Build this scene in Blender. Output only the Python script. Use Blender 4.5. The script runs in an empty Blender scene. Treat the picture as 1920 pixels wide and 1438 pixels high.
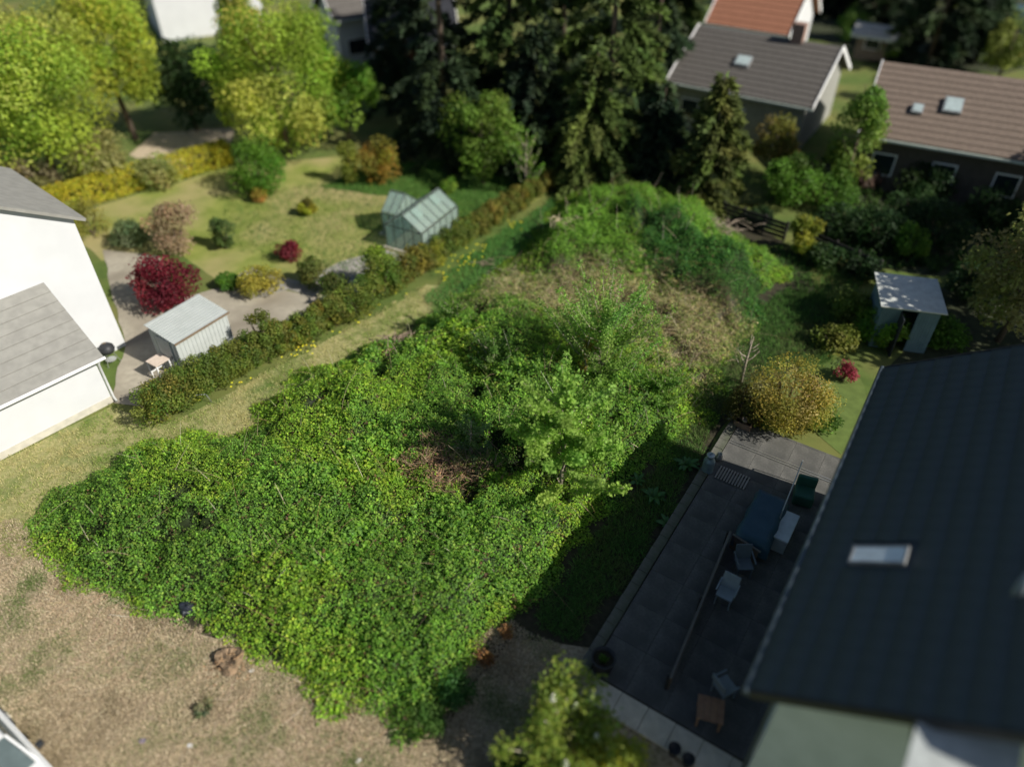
import bpy, math, random
import numpy as np
from mathutils import Vector, Matrix

SC = bpy.context.scene
COL = SC.collection
PI = math.pi

# ------------------------------------------------------------------ camera
CAM_H, CAM_P, FPX = 18.0, math.radians(40.0), 1377.0
cam_d = bpy.data.cameras.new('camera')
cam = bpy.data.objects.new('camera', cam_d)
COL.objects.link(cam)
cam.location = (0, 0, CAM_H)
cam.rotation_euler = (PI / 2 - CAM_P, 0, 0)
cam_d.sensor_fit = 'HORIZONTAL'
cam_d.sensor_width = 36.0
cam_d.lens = 36.0 * FPX / 1920.0
cam_d.clip_start = 0.1
cam_d.clip_end = 2000
cam_d.dof.use_dof = True
cam_d.dof.focus_distance = 23.5
cam_d.dof.aperture_fstop = (cam_d.lens / 1000.0) / 0.33
SC.camera = cam

# ------------------------------------------------------------------ sky, sun, exposure
SUN_EL = math.radians(38.0)
_ts = Vector((0.885, -0.466)).normalized()
TO_SUN = Vector((_ts.x * math.cos(SUN_EL), _ts.y * math.cos(SUN_EL), math.sin(SUN_EL)))
world = bpy.data.worlds.new('World')
SC.world = world
world.use_nodes = True
wn = world.node_tree
bg = wn.nodes['Background']
sky = wn.nodes.new('ShaderNodeTexSky')
sky.sky_type = 'NISHITA'
sky.sun_disc = False
sky.sun_elevation = SUN_EL
sky.sun_rotation = math.atan2(TO_SUN.x, TO_SUN.y)
wn.links.new(sky.outputs[0], bg.inputs[0])
bg.inputs[1].default_value = 0.060
sun_d = bpy.data.lights.new('sun', 'SUN')
sun_d.energy = 4.8
sun_d.angle = math.radians(0.5)
sun_d.color = (1.0, 0.95, 0.86)
sun = bpy.data.objects.new('sun', sun_d)
COL.objects.link(sun)
sun.rotation_euler = TO_SUN.to_track_quat('Z', 'Y').to_euler()
sun.location = (20, -10, 40)
SC.view_settings.view_transform = 'Standard'
SC.view_settings.look = 'None'
SC.view_settings.gamma = 1
SC.view_settings.exposure = 0.35
SC.view_settings.use_curve_mapping = False

# ------------------------------------------------------------------ helpers
_s, _c = math.sin(CAM_P), math.cos(CAM_P)


def at(u, v, z=0.0):
    """point at height z that the photograph shows at pixel (u, v)"""
    x, y = (u - 960) / FPX, (v - 719) / FPX
    d = np.array([x, _c - y * _s, -_s - y * _c])
    return np.array([0, 0, CAM_H]) + (z - CAM_H) / d[2] * d


def pr(P):
    q = np.array(P, float) - [0, 0, CAM_H]
    zc = q[1] * _c - q[2] * _s
    return 960 + FPX * q[0] / zc, 719 - FPX * (q[1] * _s + q[2] * _c) / zc


def hgt(base, ytop):
    """height above base that reaches pixel row ytop"""
    a, b = 0.0, 40.0
    for _ in range(40):
        m = (a + b) / 2
        if pr((base[0], base[1], m))[1] > ytop: a = m
        else: b = m
    return a


def hsh(ix, iy, seed):
    h = (ix.astype(np.int64) * 374761393 + iy.astype(np.int64) * 668265263 + seed * 974634533) & 0x7fffffff
    h = (h ^ (h >> 13)) * 1274126177 & 0x7fffffff
    return ((h ^ (h >> 16)) & 0xffff) / 65535.0


def vnoise(x, y, seed=0):
    x0, y0 = np.floor(x), np.floor(y)
    fx, fy = x - x0, y - y0
    fx, fy = fx * fx * (3 - 2 * fx), fy * fy * (3 - 2 * fy)
    a, b = hsh(x0, y0, seed), hsh(x0 + 1, y0, seed)
    c, d = hsh(x0, y0 + 1, seed), hsh(x0 + 1, y0 + 1, seed)
    return (a * (1 - fx) + b * fx) * (1 - fy) + (c * (1 - fx) + d * fx) * fy


def fbm(x, y, seed=0, oct=3):
    s, a, t = 0, 1.0, 0
    for k in range(oct):
        s = s + a * vnoise(x * 2 ** k, y * 2 ** k, seed + k * 17)
        t += a; a *= .5
    return s / t


def sdist(px, py, poly):
    """signed distance to a polygon, positive inside"""
    n = len(poly)
    dmin = np.full(px.shape, 1e9)
    ins = np.zeros(px.shape, bool)
    for i in range(n):
        ax, ay = poly[i]; bx, by = poly[(i + 1) % n]
        ex, ey = bx - ax, by - ay
        t = np.clip(((px - ax) * ex + (py - ay) * ey) / (ex * ex + ey * ey + 1e-12), 0, 1)
        dmin = np.minimum(dmin, np.hypot(px - ax - t * ex, py - ay - t * ey))
        cr = ((ay > py) != (by > py))
        with np.errstate(divide='ignore', invalid='ignore'):
            xi = ax + (py - ay) * ex / (ey if abs(ey) > 1e-12 else 1e-12)
        ins ^= cr & (px < xi)
    return np.where(ins, dmin, -dmin)


def sstep(a, b, x):
    t = np.clip((x - a) / (b - a), 0, 1)
    return t * t * (3 - 2 * t)


def tag(o, label=None, cat=None, group=None, kind=None):
    if label: o['label'] = label
    if cat: o['category'] = cat
    if group: o['group'] = group
    if kind: o['kind'] = kind
    return o


def empty(name, loc, rz=0.0, **kw):
    o = bpy.data.objects.new(name, None)
    COL.objects.link(o)
    o.location = loc
    o.rotation_euler = (0, 0, rz)
    o.empty_display_size = 0.2
    return tag(o, **kw)


def link_mesh(name, me, parent=None):
    o = bpy.data.objects.new(name, me)
    COL.objects.link(o)
    if parent: o.parent = parent
    return o


def copy_tree(o, parent=None):
    c = o.copy()
    COL.objects.link(c)
    if parent: c.parent = parent
    for ch in list(o.children):
        copy_tree(ch, c)
    return c


class MB:
    """collects shapes and links them as ONE mesh object"""
    def __init__(s): s.v, s.f = [], []

    def add(s, vs, fs):
        o = len(s.v)
        s.v += [tuple(map(float, p)) for p in vs]
        s.f += [tuple(o + i for i in f) for f in fs]
        return s

    def box(s, c, d, X=(1, 0, 0), Y=(0, 1, 0), Z=(0, 0, 1)):
        c, X, Y, Z = map(Vector, (c, X, Y, Z))
        vs = [c + X * (d[0] / 2 * a) + Y * (d[1] / 2 * b) + Z * (d[2] / 2 * e) for e in (-1, 1) for b in (-1, 1) for a in (-1, 1)]
        return s.add(vs, [(0, 2, 3, 1), (4, 5, 7, 6), (0, 1, 5, 4), (2, 6, 7, 3), (1, 3, 7, 5), (0, 4, 6, 2)])

    def bar(s, p, q, w, h):
        p, q = Vector(p), Vector(q)
        X = (q - p).normalized()
        up = Vector((0, 0, 1)) if abs(X.z) < .95 else Vector((0, 1, 0))
        Y = up.cross(X).normalized(); Z = X.cross(Y)
        return s.box((p + q) / 2, ((q - p).length, w, h), X, Y, Z)

    def tube(s, pts, rad, n=7, cap=True):
        pts = [Vector(p) for p in pts]
        rad = [rad] * len(pts) if not hasattr(rad, '__len__') else rad
        rings = []
        base = len(s.v)
        for i, p in enumerate(pts):
            d = (pts[min(i + 1, len(pts) - 1)] - pts[max(i - 1, 0)]).normalized()
            a = d.orthogonal().normalized() if i == 0 else (a - d * a.dot(d)).normalized()
            b = d.cross(a)
            s.v += [tuple(p + (a * math.cos(2 * PI * k / n) + b * math.sin(2 * PI * k / n)) * rad[i]) for k in range(n)]
        for i in range(len(pts) - 1):
            for k in range(n):
                k2 = (k + 1) % n
                s.f.append((base + i * n + k, base + i * n + k2, base + (i + 1) * n + k2, base + (i + 1) * n + k))
        if cap:
            s.f.append(tuple(base + k for k in reversed(range(n))))
            s.f.append(tuple(base + (len(pts) - 1) * n + k for k in range(n)))
        return s

    def lathe(s, prof, n=16, c=(0, 0, 0)):
        base = len(s.v)
        for r, z in prof:
            s.v += [(c[0] + r * math.cos(2 * PI * k / n), c[1] + r * math.sin(2 * PI * k / n), c[2] + z) for k in range(n)]
        for i in range(len(prof) - 1):
            for k in range(n):
                k2 = (k + 1) % n
                s.f.append((base + i * n + k, base + i * n + k2, base + (i + 1) * n + k2, base + (i + 1) * n + k))
        return s

    def prism(s, poly, z0, z1):
        n = len(poly)
        vs = [(p[0], p[1], z0) for p in poly] + [(p[0], p[1], z1) for p in poly]
        return s.add(vs, [tuple(reversed(range(n))), tuple(range(n, 2 * n))] + [(i, (i + 1) % n, n + (i + 1) % n, n + i) for i in range(n)])

    def slab(s, quad, t):
        """thick sheet: four (or more) corners, thickness t along minus the normal"""
        q = [Vector(p) for p in quad]
        nrm = (q[1] - q[0]).cross(q[2] - q[0]).normalized()
        n = len(q)
        vs = q + [p - nrm * t for p in q]
        return s.add(vs, [tuple(range(n)), tuple(reversed(range(n, 2 * n)))] + [(i, n + i, n + (i + 1) % n, (i + 1) % n) for i in range(n)])

    def build(s, name, m, parent=None, smooth=False, bevel=0):
        me = bpy.data.meshes.new(name)
        me.from_pydata(s.v, [], s.f)
        me.materials.append(m)
        if smooth:
            me.shade_smooth()
        me.update()
        o = link_mesh(name, me, parent)
        if bevel:
            b = o.modifiers.new('bevel', 'BEVEL'); b.width = bevel; b.segments = 2; b.limit_method = 'ANGLE'
        return o


# ------------------------------------------------------------------ materials
MATS = {}


def mat(name, col, rough=.8, col2=None, scale=4.0, bump=0.0, bscale=30.0, metal=0.0, spec=.3, detail=5, pos=(.35, .65), col3=None, scale3=.5, pos3=(.4,.65)):
    if name in MATS: return MATS[name]
    m = bpy.data.materials.new(name); m.use_nodes = True
    nt = m.node_tree; N = nt.nodes; L = nt.links
    b = N['Principled BSDF']
    b.inputs['Roughness'].default_value = rough
    b.inputs['Metallic'].default_value = metal
    b.inputs['Specular IOR Level'].default_value = spec
    tc = N.new('ShaderNodeTexCoord')
    col2 = col2 or tuple(c * .82 for c in col)
    nz = N.new('ShaderNodeTexNoise'); nz.inputs['Scale'].default_value = scale; nz.inputs['Detail'].default_value = detail
    L.new(tc.outputs['Object'], nz.inputs['Vector'])
    r = N.new('ShaderNodeValToRGB')
    r.color_ramp.elements[0].position, r.color_ramp.elements[1].position = pos
    r.color_ramp.elements[0].color = (*col2, 1); r.color_ramp.elements[1].color = (*col, 1)
    L.new(nz.outputs['Fac'], r.inputs['Fac'])
    out = r.outputs['Color']
    if col3:
        n3 = N.new('ShaderNodeTexNoise'); n3.inputs['Scale'].default_value = scale3; n3.inputs['Detail'].default_value = 6
        L.new(tc.outputs['Object'], n3.inputs['Vector'])
        mr = N.new('ShaderNodeMapRange'); mr.inputs[1].default_value, mr.inputs[2].default_value = pos3
        L.new(n3.outputs['Fac'], mr.inputs[0])
        mx = N.new('ShaderNodeMix'); mx.data_type = 'RGBA'
        L.new(mr.outputs[0], mx.inputs[0]); L.new(out, mx.inputs[6]); mx.inputs[7].default_value = (*col3, 1)
        out = mx.outputs[2]
    L.new(out, b.inputs['Base Color'])
    if bump:
        n2 = N.new('ShaderNodeTexNoise'); n2.inputs['Scale'].default_value = bscale; n2.inputs['Detail'].default_value = 4
        L.new(tc.outputs['Object'], n2.inputs['Vector'])
        bp = N.new('ShaderNodeBump'); bp.inputs['Strength'].default_value = bump; bp.inputs['Distance'].default_value = .05
        L.new(n2.outputs['Fac'], bp.inputs['Height']); L.new(bp.outputs[0], b.inputs['Normal'])
    MATS[name] = m
    return m


def leaf_mat(name, trans=.4, rough=.55, spec=.25):
    """leaves, needles and blades: each face carries its own colour of leaf"""
    if name in MATS: return MATS[name]
    m = bpy.data.materials.new(name); m.use_nodes = True
    nt = m.node_tree; N = nt.nodes; L = nt.links
    b = N['Principled BSDF']; out = N['Material Output']
    a = N.new('ShaderNodeAttribute'); a.attribute_name = 'col'
    L.new(a.outputs['Color'], b.inputs['Base Color'])
    b.inputs['Roughness'].default_value = rough
    b.inputs['Specular IOR Level'].default_value = spec
    t = N.new('ShaderNodeBsdfTranslucent')
    L.new(a.outputs['Color'], t.inputs['Color'])
    mx = N.new('ShaderNodeMixShader'); mx.inputs[0].default_value = trans
    L.new(b.outputs[0], mx.inputs[1]); L.new(t.outputs[0], mx.inputs[2])
    L.new(mx.outputs[0], out.inputs['Surface'])
    MATS[name] = m
    return m


def glass_mat(name, col=(.75, .85, .82), alpha=.45, rough=.12):
    m = bpy.data.materials.new(name); m.use_nodes = True
    nt = m.node_tree; N = nt.nodes; L = nt.links
    b = N['Principled BSDF']; out = N['Material Output']
    b.inputs['Base Color'].default_value = (*col, 1); b.inputs['Roughness'].default_value = rough
    tr = N.new('ShaderNodeBsdfTransparent'); tr.inputs[0].default_value = (.86, .93, .9, 1)
    tl = N.new('ShaderNodeBsdfTranslucent'); tl.inputs[0].default_value = (*col, 1)
    m1 = N.new('ShaderNodeMixShader'); m1.inputs[0].default_value = .35
    m2 = N.new('ShaderNodeMixShader'); m2.inputs[0].default_value = alpha
    L.new(b.outputs[0], m1.inputs[1]); L.new(tl.outputs[0], m1.inputs[2])
    L.new(tr.outputs[0], m2.inputs[1]); L.new(m1.outputs[0], m2.inputs[2])
    L.new(m2.outputs[0], out.inputs['Surface'])
    return m


LEAF = leaf_mat('leaf', .56)
NEEDLE = leaf_mat('needle', .15, .7)
BLADE = leaf_mat('grass_blade', .25, .8, .1)
STALK = leaf_mat('dry_stalk', .05, .85, .1)
PETAL = leaf_mat('petal', .3, .7, .1)
BARK = mat('bark', (.16, .12, .09), .9, (.08, .06, .045), 9, .5, 20)
PALE_BARK = mat('pale_bark', (.46, .40, .31), .9, (.2, .17, .13), 9, .5, 20)
WHITE = mat('white_render', (.58, .59, .60), .85, (.545, .555, .565), 1.2, .06, 40)
GREY_ROOF = mat('grey_roof', (.27, .265, .24), .85, (.225, .22, .20), 3, .15, 20)
SLATE = mat('dark_roof_tile', (.058, .076, .088), .8, (.042, .058, .068), 1.3, .2, 25, spec=.2)
WHITE_PAINT = mat('white_paint', (.8, .8, .8), .4, (.74, .74, .73), 3)
GREY_PAINT = mat('grey_paint', (.3, .32, .33), .5)
ALU = mat('aluminium', (.55, .57, .55), .35, metal=.8)
DARK = mat('dark_plastic', (.03, .032, .035), .5)
WOOD = mat('weathered_wood', (.22, .18, .13), .85, (.13, .10, .075), 8, .3, 30)
DARKWOOD = mat('dark_wood', (.04, .038, .035), .85, (.025, .022, .02), 8, .3, 30)
GLASS_DARK = mat('dark_window', (.02, .03, .035), .08, spec=.6)


# ------------------------------------------------------------------ foliage builders
def quads(name, P, T, B, Nn, L, W, col, m, parent=None, fold=.18, extra=None):
    """one folded, pointed leaf per row: P base, T along, B across, Nn normal; L, W length and width; col colour"""
    n = len(P)
    L = np.asarray(L).reshape(-1, 1) * np.ones((n, 1)); W = np.asarray(W).reshape(-1, 1) * np.ones((n, 1))
    v = np.empty((n, 4, 3), np.float32)
    v[:, 0] = P
    mid = P + T * L * .45
    v[:, 1] = mid + B * W * .5 + Nn * W * fold
    v[:, 2] = P + T * L
    v[:, 3] = mid - B * W * .5 + Nn * W * fold
    base = (np.arange(n) * 4)[:, None]
    loops = np.concatenate([base + [0, 1, 2], base + [0, 2, 3]], 1).astype(np.int32).ravel()
    c = np.repeat(np.concatenate([col, np.ones((n, 1))], 1).astype(np.float32), 2, 0)
    vv = v.reshape(-1, 3)
    nf = 2 * n
    midx = np.zeros(nf, np.int32)
    starts = np.arange(nf, dtype=np.int32) * 3
    if extra:  # (verts, tri faces, colour): twigs or an understorey in the same mesh
        ev, ef, ec = extra
        loops = np.concatenate([loops, (np.asarray(ef, np.int32) + len(vv)).ravel()])
        vv = np.concatenate([vv, np.asarray(ev, np.float32)])
        c = np.concatenate([c, np.concatenate([np.asarray(ec, np.float32), np.ones((len(ef), 1), np.float32)], 1)])
        nf += len(ef)
        starts = np.arange(nf, dtype=np.int32) * 3
    me = bpy.data.meshes.new(name)
    me.vertices.add(len(vv)); me.vertices.foreach_set('co', vv.astype(np.float32).ravel())
    me.loops.add(nf * 3); me.loops.foreach_set('vertex_index', loops)
    me.polygons.add(nf); me.polygons.foreach_set('loop_start', starts)
    a = me.attributes.new('col', 'FLOAT_COLOR', 'FACE')
    a.data.foreach_set('color', c.ravel())
    me.materials.append(m)
    me.update(calc_edges=True)
    return link_mesh(name, me, parent)


def unit(v):
    return v / (np.linalg.norm(v, axis=-1, keepdims=True) + 1e-9)


def frames(Nn, rng):
    """random tangent frames about given normals"""
    r = rng.normal(size=Nn.shape)
    T = unit(np.cross(Nn, r)); B = np.cross(Nn, T)
    return T, B


def pick(rng, pal, n, jit=.18):
    pal = np.asarray(pal, float)
    c = pal[rng.integers(0, len(pal), n)] * 1.5
    return np.clip(c * (1 + rng.normal(size=(n, 1)) * jit) * (1 + rng.normal(size=(n, 3)) * .06), .004, .9)


def crown(name, rng, R, zc, nb, br, n, leaf, pal, parent, m=None, up=.35, inner=.45, flat=0.0, drop=0.0, aspect=.62, shape=None):
    """crown of leaves set on many small lobes, with gaps between them"""
    R = np.asarray(R, float)
    d = unit(rng.normal(size=(nb, 3)))
    rad = rng.uniform(inner, 1.0, (nb, 1)) ** .6
    cen = d * rad * (R - br * .6)
    if shape: cen = shape(cen)
    bs = br * rng.uniform(.7, 1.35, nb)
    which = rng.integers(0, nb, n)
    dd = unit(rng.normal(size=(n, 3)) + [0, 0, .25])
    rr = bs[which][:, None] * rng.uniform(.35, 1.08, (n, 1)) ** .5
    P = cen[which] + dd * rr * [1, 1, 1 - flat] + [0, 0, zc]
    keep = P[:, 2] > .04
    P, dd, which = P[keep], dd[keep], which[keep]; n = len(P)
    Nn = unit(dd * .7 + rng.normal(size=(n, 3)) * .55 + [0, 0, up])
    T, B = frames(Nn, rng)
    if drop: T = unit(T + np.array([0, 0, -drop])); B = np.cross(Nn, T); Nn = np.cross(T, B)
    c = pick(rng, pal, nb, .12)[which] * (1 + rng.normal(size=(n, 1)) * .16)
    s = leaf * rng.uniform(.65, 1.3, n)
    return quads(name, P, T, B, Nn, s, s * aspect, np.clip(c, .004, .9), m or LEAF, parent)


def limbs(mb, rng, h, r, spread, n=6, z0=.3, lean=(0, 0), zt=.75):
    top = Vector((lean[0], lean[1], h * zt))
    pts = [Vector((0, 0, -.1)), Vector((lean[0] * .3 + rng.uniform(-.03, .03) * h, lean[1] * .3, h * .3)), top]
    mb.tube(pts, [r, r * .75, r * .25], 8)
    for k in range(n):
        t = z0 + (zt - z0) * (k + rng.uniform(0, .8)) / n
        p = Vector((lean[0] * t, lean[1] * t, h * t))
        a = rng.uniform(0, 2 * PI) + k * 2.4
        l = spread * rng.uniform(.55, .9)
        q = p + Vector((math.cos(a) * l * .6, math.sin(a) * l * .6, h * .10))
        e = p + Vector((math.cos(a) * l, math.sin(a) * l, h * rng.uniform(.14, .26)))
        mb.tube([p, q, e], [r * .42 * (1.2 - t), r * .28 * (1.2 - t), r * .1], 6)
    return mb


SEED = [100]


def newrng():
    SEED[0] += 1
    return np.random.default_rng(SEED[0])


def tree(name, uv, label, pal, h=None, ytop=None, R=3.0, nb=40, br=.9, n=5000, leaf=.3, group=None, cat='tree', clear=.15, trunk_r=None, bark=None, nlimb=7, **kw):
    b = at(*uv) if not hasattr(uv, 'shape') else uv
    h = h or hgt(b, ytop)
    rng = newrng()
    o = empty(name, (b[0], b[1], 0), label=label, cat=cat, group=group)
    tr = trunk_r or max(.05, h * .022)
    limbs(MB(), rng, h, tr, R * .8, nlimb).build('trunk', bark or BARK, o, smooth=True)
    hc = h * (1 - clear) / 2
    crown('crown', rng, (R, R, hc), h * clear + hc, nb, br, n, leaf, pal, o, **kw)
    return o


def shrub(name, uv, label, pal, R=.8, h=1.2, nb=16, br=.35, n=1500, leaf=.12, group=None, cat='shrub', ry=None, rz=0, bark=None, **kw):
    b = at(*uv) if not hasattr(uv, 'shape') else uv
    rng = newrng()
    o = empty(name, (b[0], b[1], 0), rz, label=label, cat=cat, group=group)
    mb = MB()
    for k in range(5):
        a = rng.uniform(0, 2 * PI); l = R * .5
        mb.tube([(0.05 * math.cos(a), .05 * math.sin(a), -.05), (l * .5 * math.cos(a), l * .5 * math.sin(a), h * .4), (l * math.cos(a), l * math.sin(a), h * .75)], [.025 * max(1, h), .018 * max(1, h), .006], 5)
    mb.build('stem', bark or BARK, o)
    crown('crown', rng, (R, ry or R, h * .52), h * .5, nb, br, n, leaf, pal, o, **kw)
    return o


def spruce(uv, label, pal, h, R, n=4200, spray=.46, group=None, name='spruce_tree', z0=.04, droop=.35, ragged=.25, nwhorl=22, wid=.2):
    b = at(*uv)
    rng = newrng()
    o = empty(name, (b[0], b[1], 0), rng.uniform(0, 6), label=label, cat='tree', group=group)
    MB().tube([(0, 0, -.1), (0, 0, h * .5), (0, 0, h * .98)], [h * .010, h * .006, .02], 8).build('trunk', BARK, o, smooth=True)
    nbr = nwhorl * 7
    z = np.sort(rng.uniform(z0, .98, nbr))
    ang = rng.uniform(0, 2 * PI, nbr)
    ln = R * (1 - z) ** .8 * (1 + rng.normal(size=nbr) * ragged) + .15
    ln = np.clip(ln, .1, R * 1.25)
    n = int(n * 2.6)
    w = ln / ln.sum()
    which = rng.choice(nbr, n, p=w)
    t = rng.uniform(.12, 1, n) ** .65
    a = ang[which] + rng.normal(size=n) * .16 * (1.2 - t)
    rad = ln[which] * t
    zz = z[which] * h - droop * rad * t + rng.normal(size=n) * .10
    P = np.stack([np.cos(a) * rad, np.sin(a) * rad, np.maximum(zz, .05)], 1)
    out = np.stack([np.cos(a), np.sin(a), np.full(n, -.35)], 1)
    T = unit(out + rng.normal(size=(n, 3)) * .45)
    Nn = unit(np.cross(T, rng.normal(size=(n, 3))) * .6 + [0, 0, 1.0])
    B = unit(np.cross(Nn, T)); Nn = np.cross(T, B)
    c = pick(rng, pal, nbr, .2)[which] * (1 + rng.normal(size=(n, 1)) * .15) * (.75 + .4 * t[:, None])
    s = spray * rng.uniform(.6, 1.25, n)
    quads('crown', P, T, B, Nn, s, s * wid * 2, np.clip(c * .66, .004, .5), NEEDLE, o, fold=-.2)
    return o


def poly_w(pts, z=0.0):
    return np.array([at(p[0], p[1], z)[:2] for p in pts])


def wobble(poly, step=.5, amp=.12, seed=1):
    out = []
    n = len(poly)
    for i in range(n):
        a, b = poly[i], poly[(i + 1) % n]
        k = max(1, int(np.hypot(*(b - a)) / step))
        for j in range(k):
            p = a + (b - a) * j / k
            q = (np.array([vnoise(np.array([p[0] * .9]), np.array([p[1] * .9]), seed)[0], vnoise(np.array([p[0] * .9]), np.array([p[1] * .9]), seed + 9)[0]]) - .5) * 2 * amp
            out.append(p + q)
    return np.array(out)


def sheet(name, pts, z, m, label=None, amp=.12, world_pts=False):
    poly = np.asarray(pts) if world_pts else poly_w(pts)
    poly = wobble(poly, .5, amp, len(name)) if amp else poly
    me = bpy.data.meshes.new(name)
    me.from_pydata([(p[0], p[1], z) for p in poly], [], [tuple(range(len(poly)))])
    if me.polygons[0].normal.z < 0: me.flip_normals()
    me.materials.append(m)
    o = link_mesh(name, me)
    tag(o, label=label, kind='structure')
    return o


def blades(name, pts, dens, ln, wd, pal, label, lean=.9, world_pts=False, edge=.25, patch=None, m=None, seed=5, z=.02, hole=None, tuft=0):
    poly = np.asarray(pts) if world_pts else poly_w(pts)
    rng = np.random.default_rng(seed)
    lo, hi = poly.min(0) - .3, poly.max(0) + .3
    n = int((hi - lo).prod() * dens)
    p = rng.uniform(lo, hi, (n, 2))
    if tuft:
        tc_ = rng.uniform(lo, hi, (max(1, n // tuft), 2))
        p = tc_[rng.integers(0, len(tc_), n)] + rng.normal(size=(n, 2)) * .075
    sd = sdist(p[:, 0], p[:, 1], poly) + (fbm(p[:, 0] * 1.3, p[:, 1] * 1.3, seed) - .5) * edge * 3
    p = p[sd > 0]
    if hole is not None: p = p[hole(p)]
    if patch: p = p[rng.uniform(size=len(p)) < patch(p)]
    n = len(p)
    a = rng.uniform(0, 2 * PI, n)
    le = np.abs(rng.normal(size=n)) * lean
    T = unit(np.stack([np.cos(a) * le, np.sin(a) * le, np.ones(n) * .5], 1))
    B = unit(np.stack([-np.sin(a), np.cos(a), rng.normal(size=n) * .2], 1))
    Nn = np.cross(T, B)
    pal = [np.asarray(q) for q in pal]
    k = fbm(p[:, 0] * .8, p[:, 1] * .8, seed + 3) + rng.normal(size=n) * .13
    k = np.clip((k - .28) / .44, 0, .999) * (len(pal) - 1)
    i0 = k.astype(int)
    pa = np.array(pal)
    c = pa[i0] * (1 - (k - i0))[:, None] + pa[np.minimum(i0 + 1, len(pal) - 1)] * (k - i0)[:, None]
    c = np.clip(c * (1 + rng.normal(size=(n, 1)) * .2), .005, .9)
    P = np.stack([p[:, 0], p[:, 1], np.full(n, z)], 1)
    l = ln * rng.uniform(.5, 1.4, n)
    o = quads(name, P, T, B, Nn, l, wd * rng.uniform(.7, 1.4, n), c, m or BLADE, fold=.1)
    return tag(o, label=label, kind='stuff')


# palettes (linear base colours)
STRAW = [(.36, .29, .15), (.30, .23, .12), (.40, .34, .20)]
P_LIME = [(.27, .34, .045), (.24, .32, .04), (.32, .37, .07), (.19, .28, .035)]
P_OLIVE = [(.11, .14, .025), (.14, .15, .03), (.09, .12, .02)]
P_GREEN = [(.07, .15, .02), (.09, .18, .025), (.06, .12, .018)]
P_BRIGHT = [(.13, .24, .03), (.16, .27, .035), (.10, .2, .025)]
P_DARK = [(.026, .055, .018), (.034, .068, .02), (.02, .042, .015)]
P_SPRUCE = [(.045, .075, .016), (.06, .095, .02), (.028, .05, .014)]
P_DEEP = [(.016, .030, .014), (.022, .04, .016), (.03, .05, .016)]
P_YELLOW = [(.34, .32, .03), (.38, .33, .03), (.28, .29, .03)]
P_ORANGE = [(.22, .16, .025), (.16, .14, .025), (.26, .17, .03)]

# ================================================================== THE SETTING
lawn_m = mat('lawn_ground', (.10, .15, .03), .95, (.07, .11, .022), 1.5, .4, 60, col3=(.17, .17, .05), scale3=.25)
g = 400.0
me = bpy.data.meshes.new('ground')
me.from_pydata([(-g, -g, 0), (g, -g, 0), (g, g, 0), (-g, g, 0)], [], [(0, 1, 2, 3)])
me.materials.append(lawn_m)
tag(link_mesh('ground', me), label='green garden ground running through the neighbourhood', kind='structure')

sunny_m = mat('sunny_lawn', (.24, .27, .06), .95, (.17, .21, .04), 1.2, .4, 60, col3=(.34, .29, .13), scale3=.3)
straw_m = mat('straw_ground', (.50, .41, .28), .95, (.27, .21, .13), 9, .9, 50, col3=(.13, .15, .045), scale3=.7, pos3=(.5, .72))
strip_m = mat('mown_strip', (.42, .38, .18), .95, (.27, .28, .10), 7, .8, 50, col3=(.10, .17, .03), scale3=.6, pos3=(.5, .7))
soil_m = mat('plot_soil', (.055, .048, .028), .95, (.03, .028, .016), 5, .8, 30)
pave_m = mat('yard_paving', (.42, .38, .30), .9, (.32, .29, .23), 4, .3, 40, col3=(.25, .22, .17), scale3=.5)
path_m = mat('garden_path', (.33, .31, .28), .9, (.25, .24, .21), 4, .3, 40)

LAWN_PX = [(-120, 900), (60, 850), (215, 775), (300, 800), (560, 810), (420, 1000), (100, 1050), (260, 1150), (480, 1240), (800, 1440), (1120, 1500), (1010, 1640), (300, 1700), (-400, 1500)]
STRIP_PX = [(215, 760), (300, 800), (440, 735), (560, 665), (700, 595), (800, 535), (880, 545), (800, 640), (700, 720), (500, 850), (280, 900), (60, 1040), (-200, 1050), (-160, 900), (0, 868)]
sheet('garden_lawn', [(110, 412), (430, 312), (640, 295), (1000, 290), (1045, 352), (880, 450), (700, 560), (660, 520), (560, 535), (430, 545), (330, 470), (190, 490)], .004, sunny_m)
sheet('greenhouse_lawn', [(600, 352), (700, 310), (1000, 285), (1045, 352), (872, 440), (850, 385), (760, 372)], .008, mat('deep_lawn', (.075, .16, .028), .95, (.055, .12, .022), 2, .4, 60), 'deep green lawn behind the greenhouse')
sheet('dry_lawn', [(-250, 960), (40, 985), (110, 1050), (300, 1140), (480, 1230), (620, 1290), (760, 1330), (900, 1200), (960, 1160), (1040, 1190), (1112, 1210), (1140, 1270), (1240, 1350), (1420, 1470), (1300, 1650), (900, 1700), (0, 1800), (-500, 1500)], .004, straw_m, 'dry straw-coloured lawn at the near edge of the plot')
sheet('mown_strip', STRIP_PX, .008, strip_m, 'strip of pale mown grass between hedge and brambles')
PLOT_PX = [(40, 1000), (100, 930), (240, 860), (330, 815), (420, 810), (480, 800), (480, 765), (560, 705), (650, 680), (745, 650), (805, 605), (835, 565), (905, 520), (965, 485), (1030, 405), (1060, 365),
           (1130, 345), (1230, 355), (1310, 395), (1400, 450), (1480, 505), (1440, 570), (1410, 640), (1350, 720), (1330, 800), (1250, 850), (1170, 940), (1080, 1050), (1030, 1130), (950, 1185), (890, 1250), (840, 1330), (815, 1385),
           (730, 1350), (600, 1295), (460, 1222), (340, 1195), (215, 1125), (110, 1085), (50, 1035)]
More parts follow.
